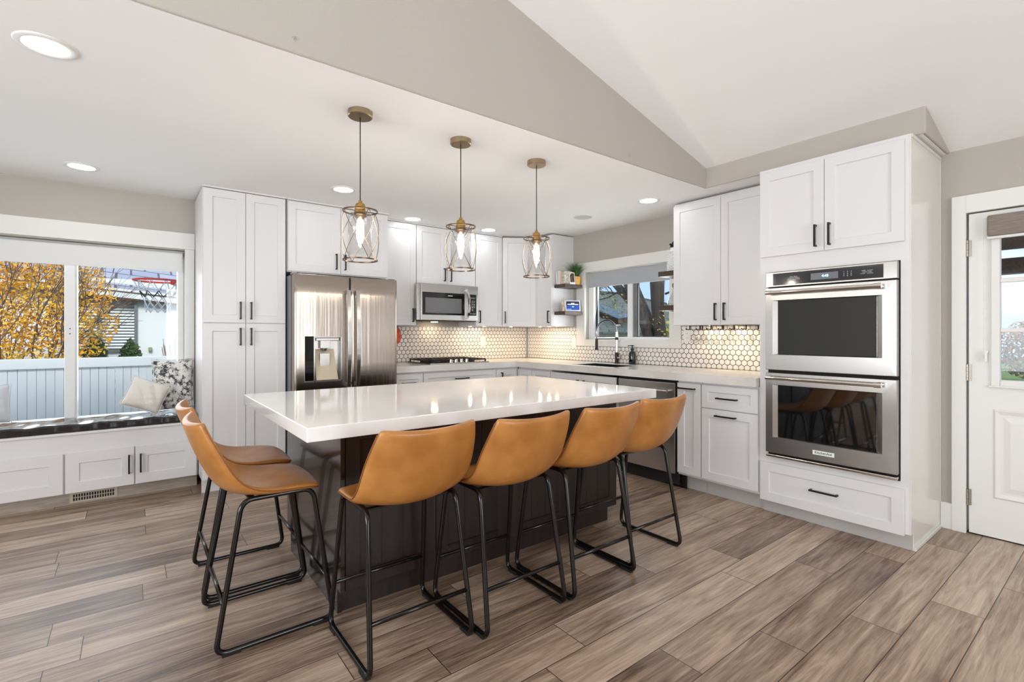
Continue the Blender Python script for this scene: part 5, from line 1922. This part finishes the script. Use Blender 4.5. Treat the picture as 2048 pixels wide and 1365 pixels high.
rnd = random.Random(11)
t = thing('autumn_tree', 'orange-yellow autumn tree behind the white fence', 'tree', (-1.25, 8.9, GZ))
bm = nb()
for k in range(7):
    a = 2 * PI * k / 7
    branches(bm, Vector((-1.2, 8.9, GZ)), Vector((0.42 * math.cos(a), 0.42 * math.sin(a), 1)).normalized(), 1.25, 0.020, 4, rnd, 0.55)
ob('trunk', bm, 'twig', t)
bm = leafcloud(13000, (-1.36, 8.7, 1.55), (1.26, 0.5, 1.1), 0.026, rnd, shell=0.1)
ob('foliage', bm, 'leaf_o', t, recalc=False)
for (x, s, lab) in ((-0.43, 1.0, 'dense dark green evergreen shrub behind the fence, the left of two'), (-0.005, .90, 'dark green evergreen shrub behind the fence below the neighbour window, the right of two')):
    t = thing('evergreen_shrub', lab, 'shrub', (x, 9.75, GZ), 'evergreen shrubs behind the fence')
    ob('stem', cy(nb(), (x, 9.75, GZ), (x, 9.75, 0.8), 0.03), 'twig', t)
    bm = leafcloud(4600, (x, 9.75, 0.42), (0.185, 0.22, 0.82 * s), 0.032, rnd, shell=0.1)
    ob('foliage', bm, 'leaf_g', t, recalc=False)
t = thing('bare_shrub', 'bare twiggy shrub in front of the neighbour wall', 'shrub', (0.56, 8.6, GZ))
bm = nb()
for k in range(34):
    a = rnd.uniform(0, 2 * PI)
    s = rnd.uniform(0, .38)
    tb(bm, [(0.56, 8.6, GZ), (0.56 + math.cos(a) * s * .6, 8.6 + math.sin(a) * s * .6, 0.5), (0.56 + math.cos(a) * s, 8.6 + math.sin(a) * s, rnd.uniform(1.0, 1.3))], [0.006, 0.005, 0.003], 5)
ob('twigs', bm, 'twig', t)

# beyond the sink window
t = thing('neighbour_roof_house', 'neighbour house with dark shingle roof outside the sink window', 'house', (9.4, 8.0, GZ))
HT = Matrix(((0.791, 0.612, 0, 0), (-0.612, 0.791, 0, 0), (0, 0, 1, 0), (0, 0, 0, 1)))   # turned about 38 degrees to our house
ob('wall', bx(nb(), -0.5, 6.0, 11.25, 17, GZ, 1.27), mat('pale_green_siding', (214, 228, 218), 0.8), t, HT)
bm = nb()
bm.faces.new([bm.verts.new(p) for p in ((-0.8, 11.0, 1.27), (6.4, 11.0, 1.27), (2.84, 14.2, 2.42), (-0.8, 14.2, 2.42))])
bm.faces.new([bm.verts.new(p) for p in ((6.4, 11.0, 1.27), (6.4, 17.4, 1.27), (2.84, 14.2, 2.42))])
bm.faces.new([bm.verts.new(p) for p in ((6.4, 17.4, 1.27), (-0.8, 17.4, 1.27), (-0.8, 14.2, 2.42), (2.84, 14.2, 2.42))])
ro = ob('roof', bm, 'roof_shingle', t, HT)
ro.modifiers.new('solid', 'SOLIDIFY').thickness = 0.05
TT = HT @ Matrix.Translation((2.36, 12.1, 1.72)) @ Matrix.Rotation(math.atan(1.15 / 3.2), 4, 'X') @ Matrix.Rotation(R(28), 4, 'Z')
ob('skylight_frame', bx(nb(), -0.20, 0.20, -0.62, 0.62, -0.04, 0.07), 'beam', ro, TT)
ob('skylight_glass', bx(nb(), -0.21, 0.21, -0.63, 0.63, 0.071, 0.10), 'skylight', ro, TT, bev=0.015)

rnd = random.Random(5)
t = thing('bare_tree', 'dark leaning twin-trunk tree just outside the sink window', 'tree', (7.1, 5.15, GZ))
bm = nb()
tb(bm, [(7.0, 5.02, GZ), (7.0, 5.20, 1.17), (7.0, 5.32, 1.55), (6.95, 5.50, 1.95), (6.9, 5.75, 2.6), (6.8, 6.1, 3.3)], [0.19, 0.115, 0.12, 0.125, 0.12, 0.1], 14)
tb(bm, [(7.05, 4.95, GZ), (7.02, 5.00, 1.17), (7.0, 5.05, 1.6), (7.0, 5.06, 2.1), (7.1, 4.95, 3.0)], [0.17, 0.10, 0.10, 0.12, 0.10], 14)
tb(bm, [(7.0, 5.33, 1.55), (7.0, 5.66, 1.86), (6.95, 6.05, 2.28), (6.9, 6.5, 2.9)], [0.09, 0.075, 0.07, 0.06], 10)
ob('trunk', bm, 'bark', t, smooth=True)
bm = nb()
for (p, dr) in (((6.9, 5.7, 2.0), (0.1, 1, -0.25)), ((6.9, 5.9, 2.15), (0.1, 1, -0.1)), ((7.0, 4.9, 1.9), (0, -1, .3)), ((7.0, 4.95, 1.6), (0, -1, 0.5)), ((6.9, 5.5, 2.1), (0, .7, .3)), ((7.0, 4.8, 2.1), (0, -.8, .1))):
    branches(bm, Vector(p), Vector(dr).normalized(), 0.42, 0.018, 3, rnd, 0.7)
ob('branches', bm, 'bark', t)
bm = leafcloud(170, (6.9, 6.05, 1.78), (0.3, 0.5, 0.28), 0.026, rnd)
bm3 = leafcloud(160, (6.9, 4.6, 1.40), (0.3, 0.45, 0.45), 0.03, rnd)
me_ = bpy.data.meshes.new('tmp')
bm3.to_mesh(me_)
bm3.free()
bm.from_mesh(me_)
ob('leaves', bm, 'leaf_y', t, recalc=False)
t = thing('yellow_green_bush', 'blurred yellow-green bush low behind the tree trunks', 'shrub', (10.0, 6.2, GZ))
ob('stem', cy(nb(), (8.6, 5.6, GZ), (8.6, 5.6, 0.8), 0.04), 'twig', t)
ob('foliage', leafcloud(900, (8.6, 5.55, 1.0), (0.5, 0.9, 0.55), 0.06, rnd), 'leaf_y', t, recalc=False)

# beyond the back door
ob('lawn_outside', bx(nb(), 17, 40, -20, 12, GZ, GZ + 0.02), 'lawn', kind='structure')
ob('road_outside', bx(nb(), 7.5, 16.9, -20, 5.0, GZ, GZ + 0.012), 'road', kind='structure')
t = thing('pergola', 'dark timber pergola beams outside the back door', 'pergola', (7.6, 1.2, GZ))
for (z0, z1, xx) in ((1.90, 2.07, 7.6), (2.24, 2.42, 8.1)):
    ob('beam', bx(nb(), xx, xx + 0.16, -3, 2.6, z0, z1), 'beam', t)
for yy in (0.5, 1.15, 1.8):
    ob('rafter', hexa(nb(), [(4.5, yy, 2.35), (8.7, yy, 2.14), (8.7, yy + .11, 2.14), (4.5, yy + .11, 2.35), (4.5, yy, 2.52), (8.7, yy, 2.31), (8.7, yy + .11, 2.31), (4.5, yy + .11, 2.52)]), 'beam', t)
for yy in (-2.8, 2.4):
    ob('post', bx(nb(), 7.6, 7.76, yy, yy + .16, GZ, 1.9), 'beam', t)
rnd = random.Random(21)
for i, (x, y, rr, lab) in enumerate(((22, 1.4, 1.75, 'dry pinkish bare tree across the road, straight through the door glass'), (23.5, 5.6, 1.9, 'dry bare tree across the road, left part of the door glass'), (24.0, -2.9, 1.9, 'dry bare tree across the road, behind the right of the door'))):
    t = thing('dry_tree', lab, 'tree', (x, y, GZ), 'bare trees across the road')
    bm = nb()
    for k in range(4):
        a = 2 * PI * k / 4
        branches(bm, Vector((x, y, GZ)), Vector((.3 * math.cos(a), .3 * math.sin(a), 1)).normalized(), 0.8, 0.05, 4, rnd, 0.5)
    ob('trunk', bm, 'twig', t)
    ob('foliage', leafcloud(6500, (x, y, 0.75), (rr, rr, 1.15), 0.06, rnd, shell=0.1), 'leaf_p', t, recalc=False)
bm = bx(nb(), 10.0, 11.2, 1.15, 1.6, GZ + 0.02, 0.35)
bx(bm, 10.3, 10.9, 1.2, 1.55, 0.35, 0.47)
ob('utility_box', bm, 'white', bev=0.04, label='white box standing on the road edge outside the back door', cat='box')
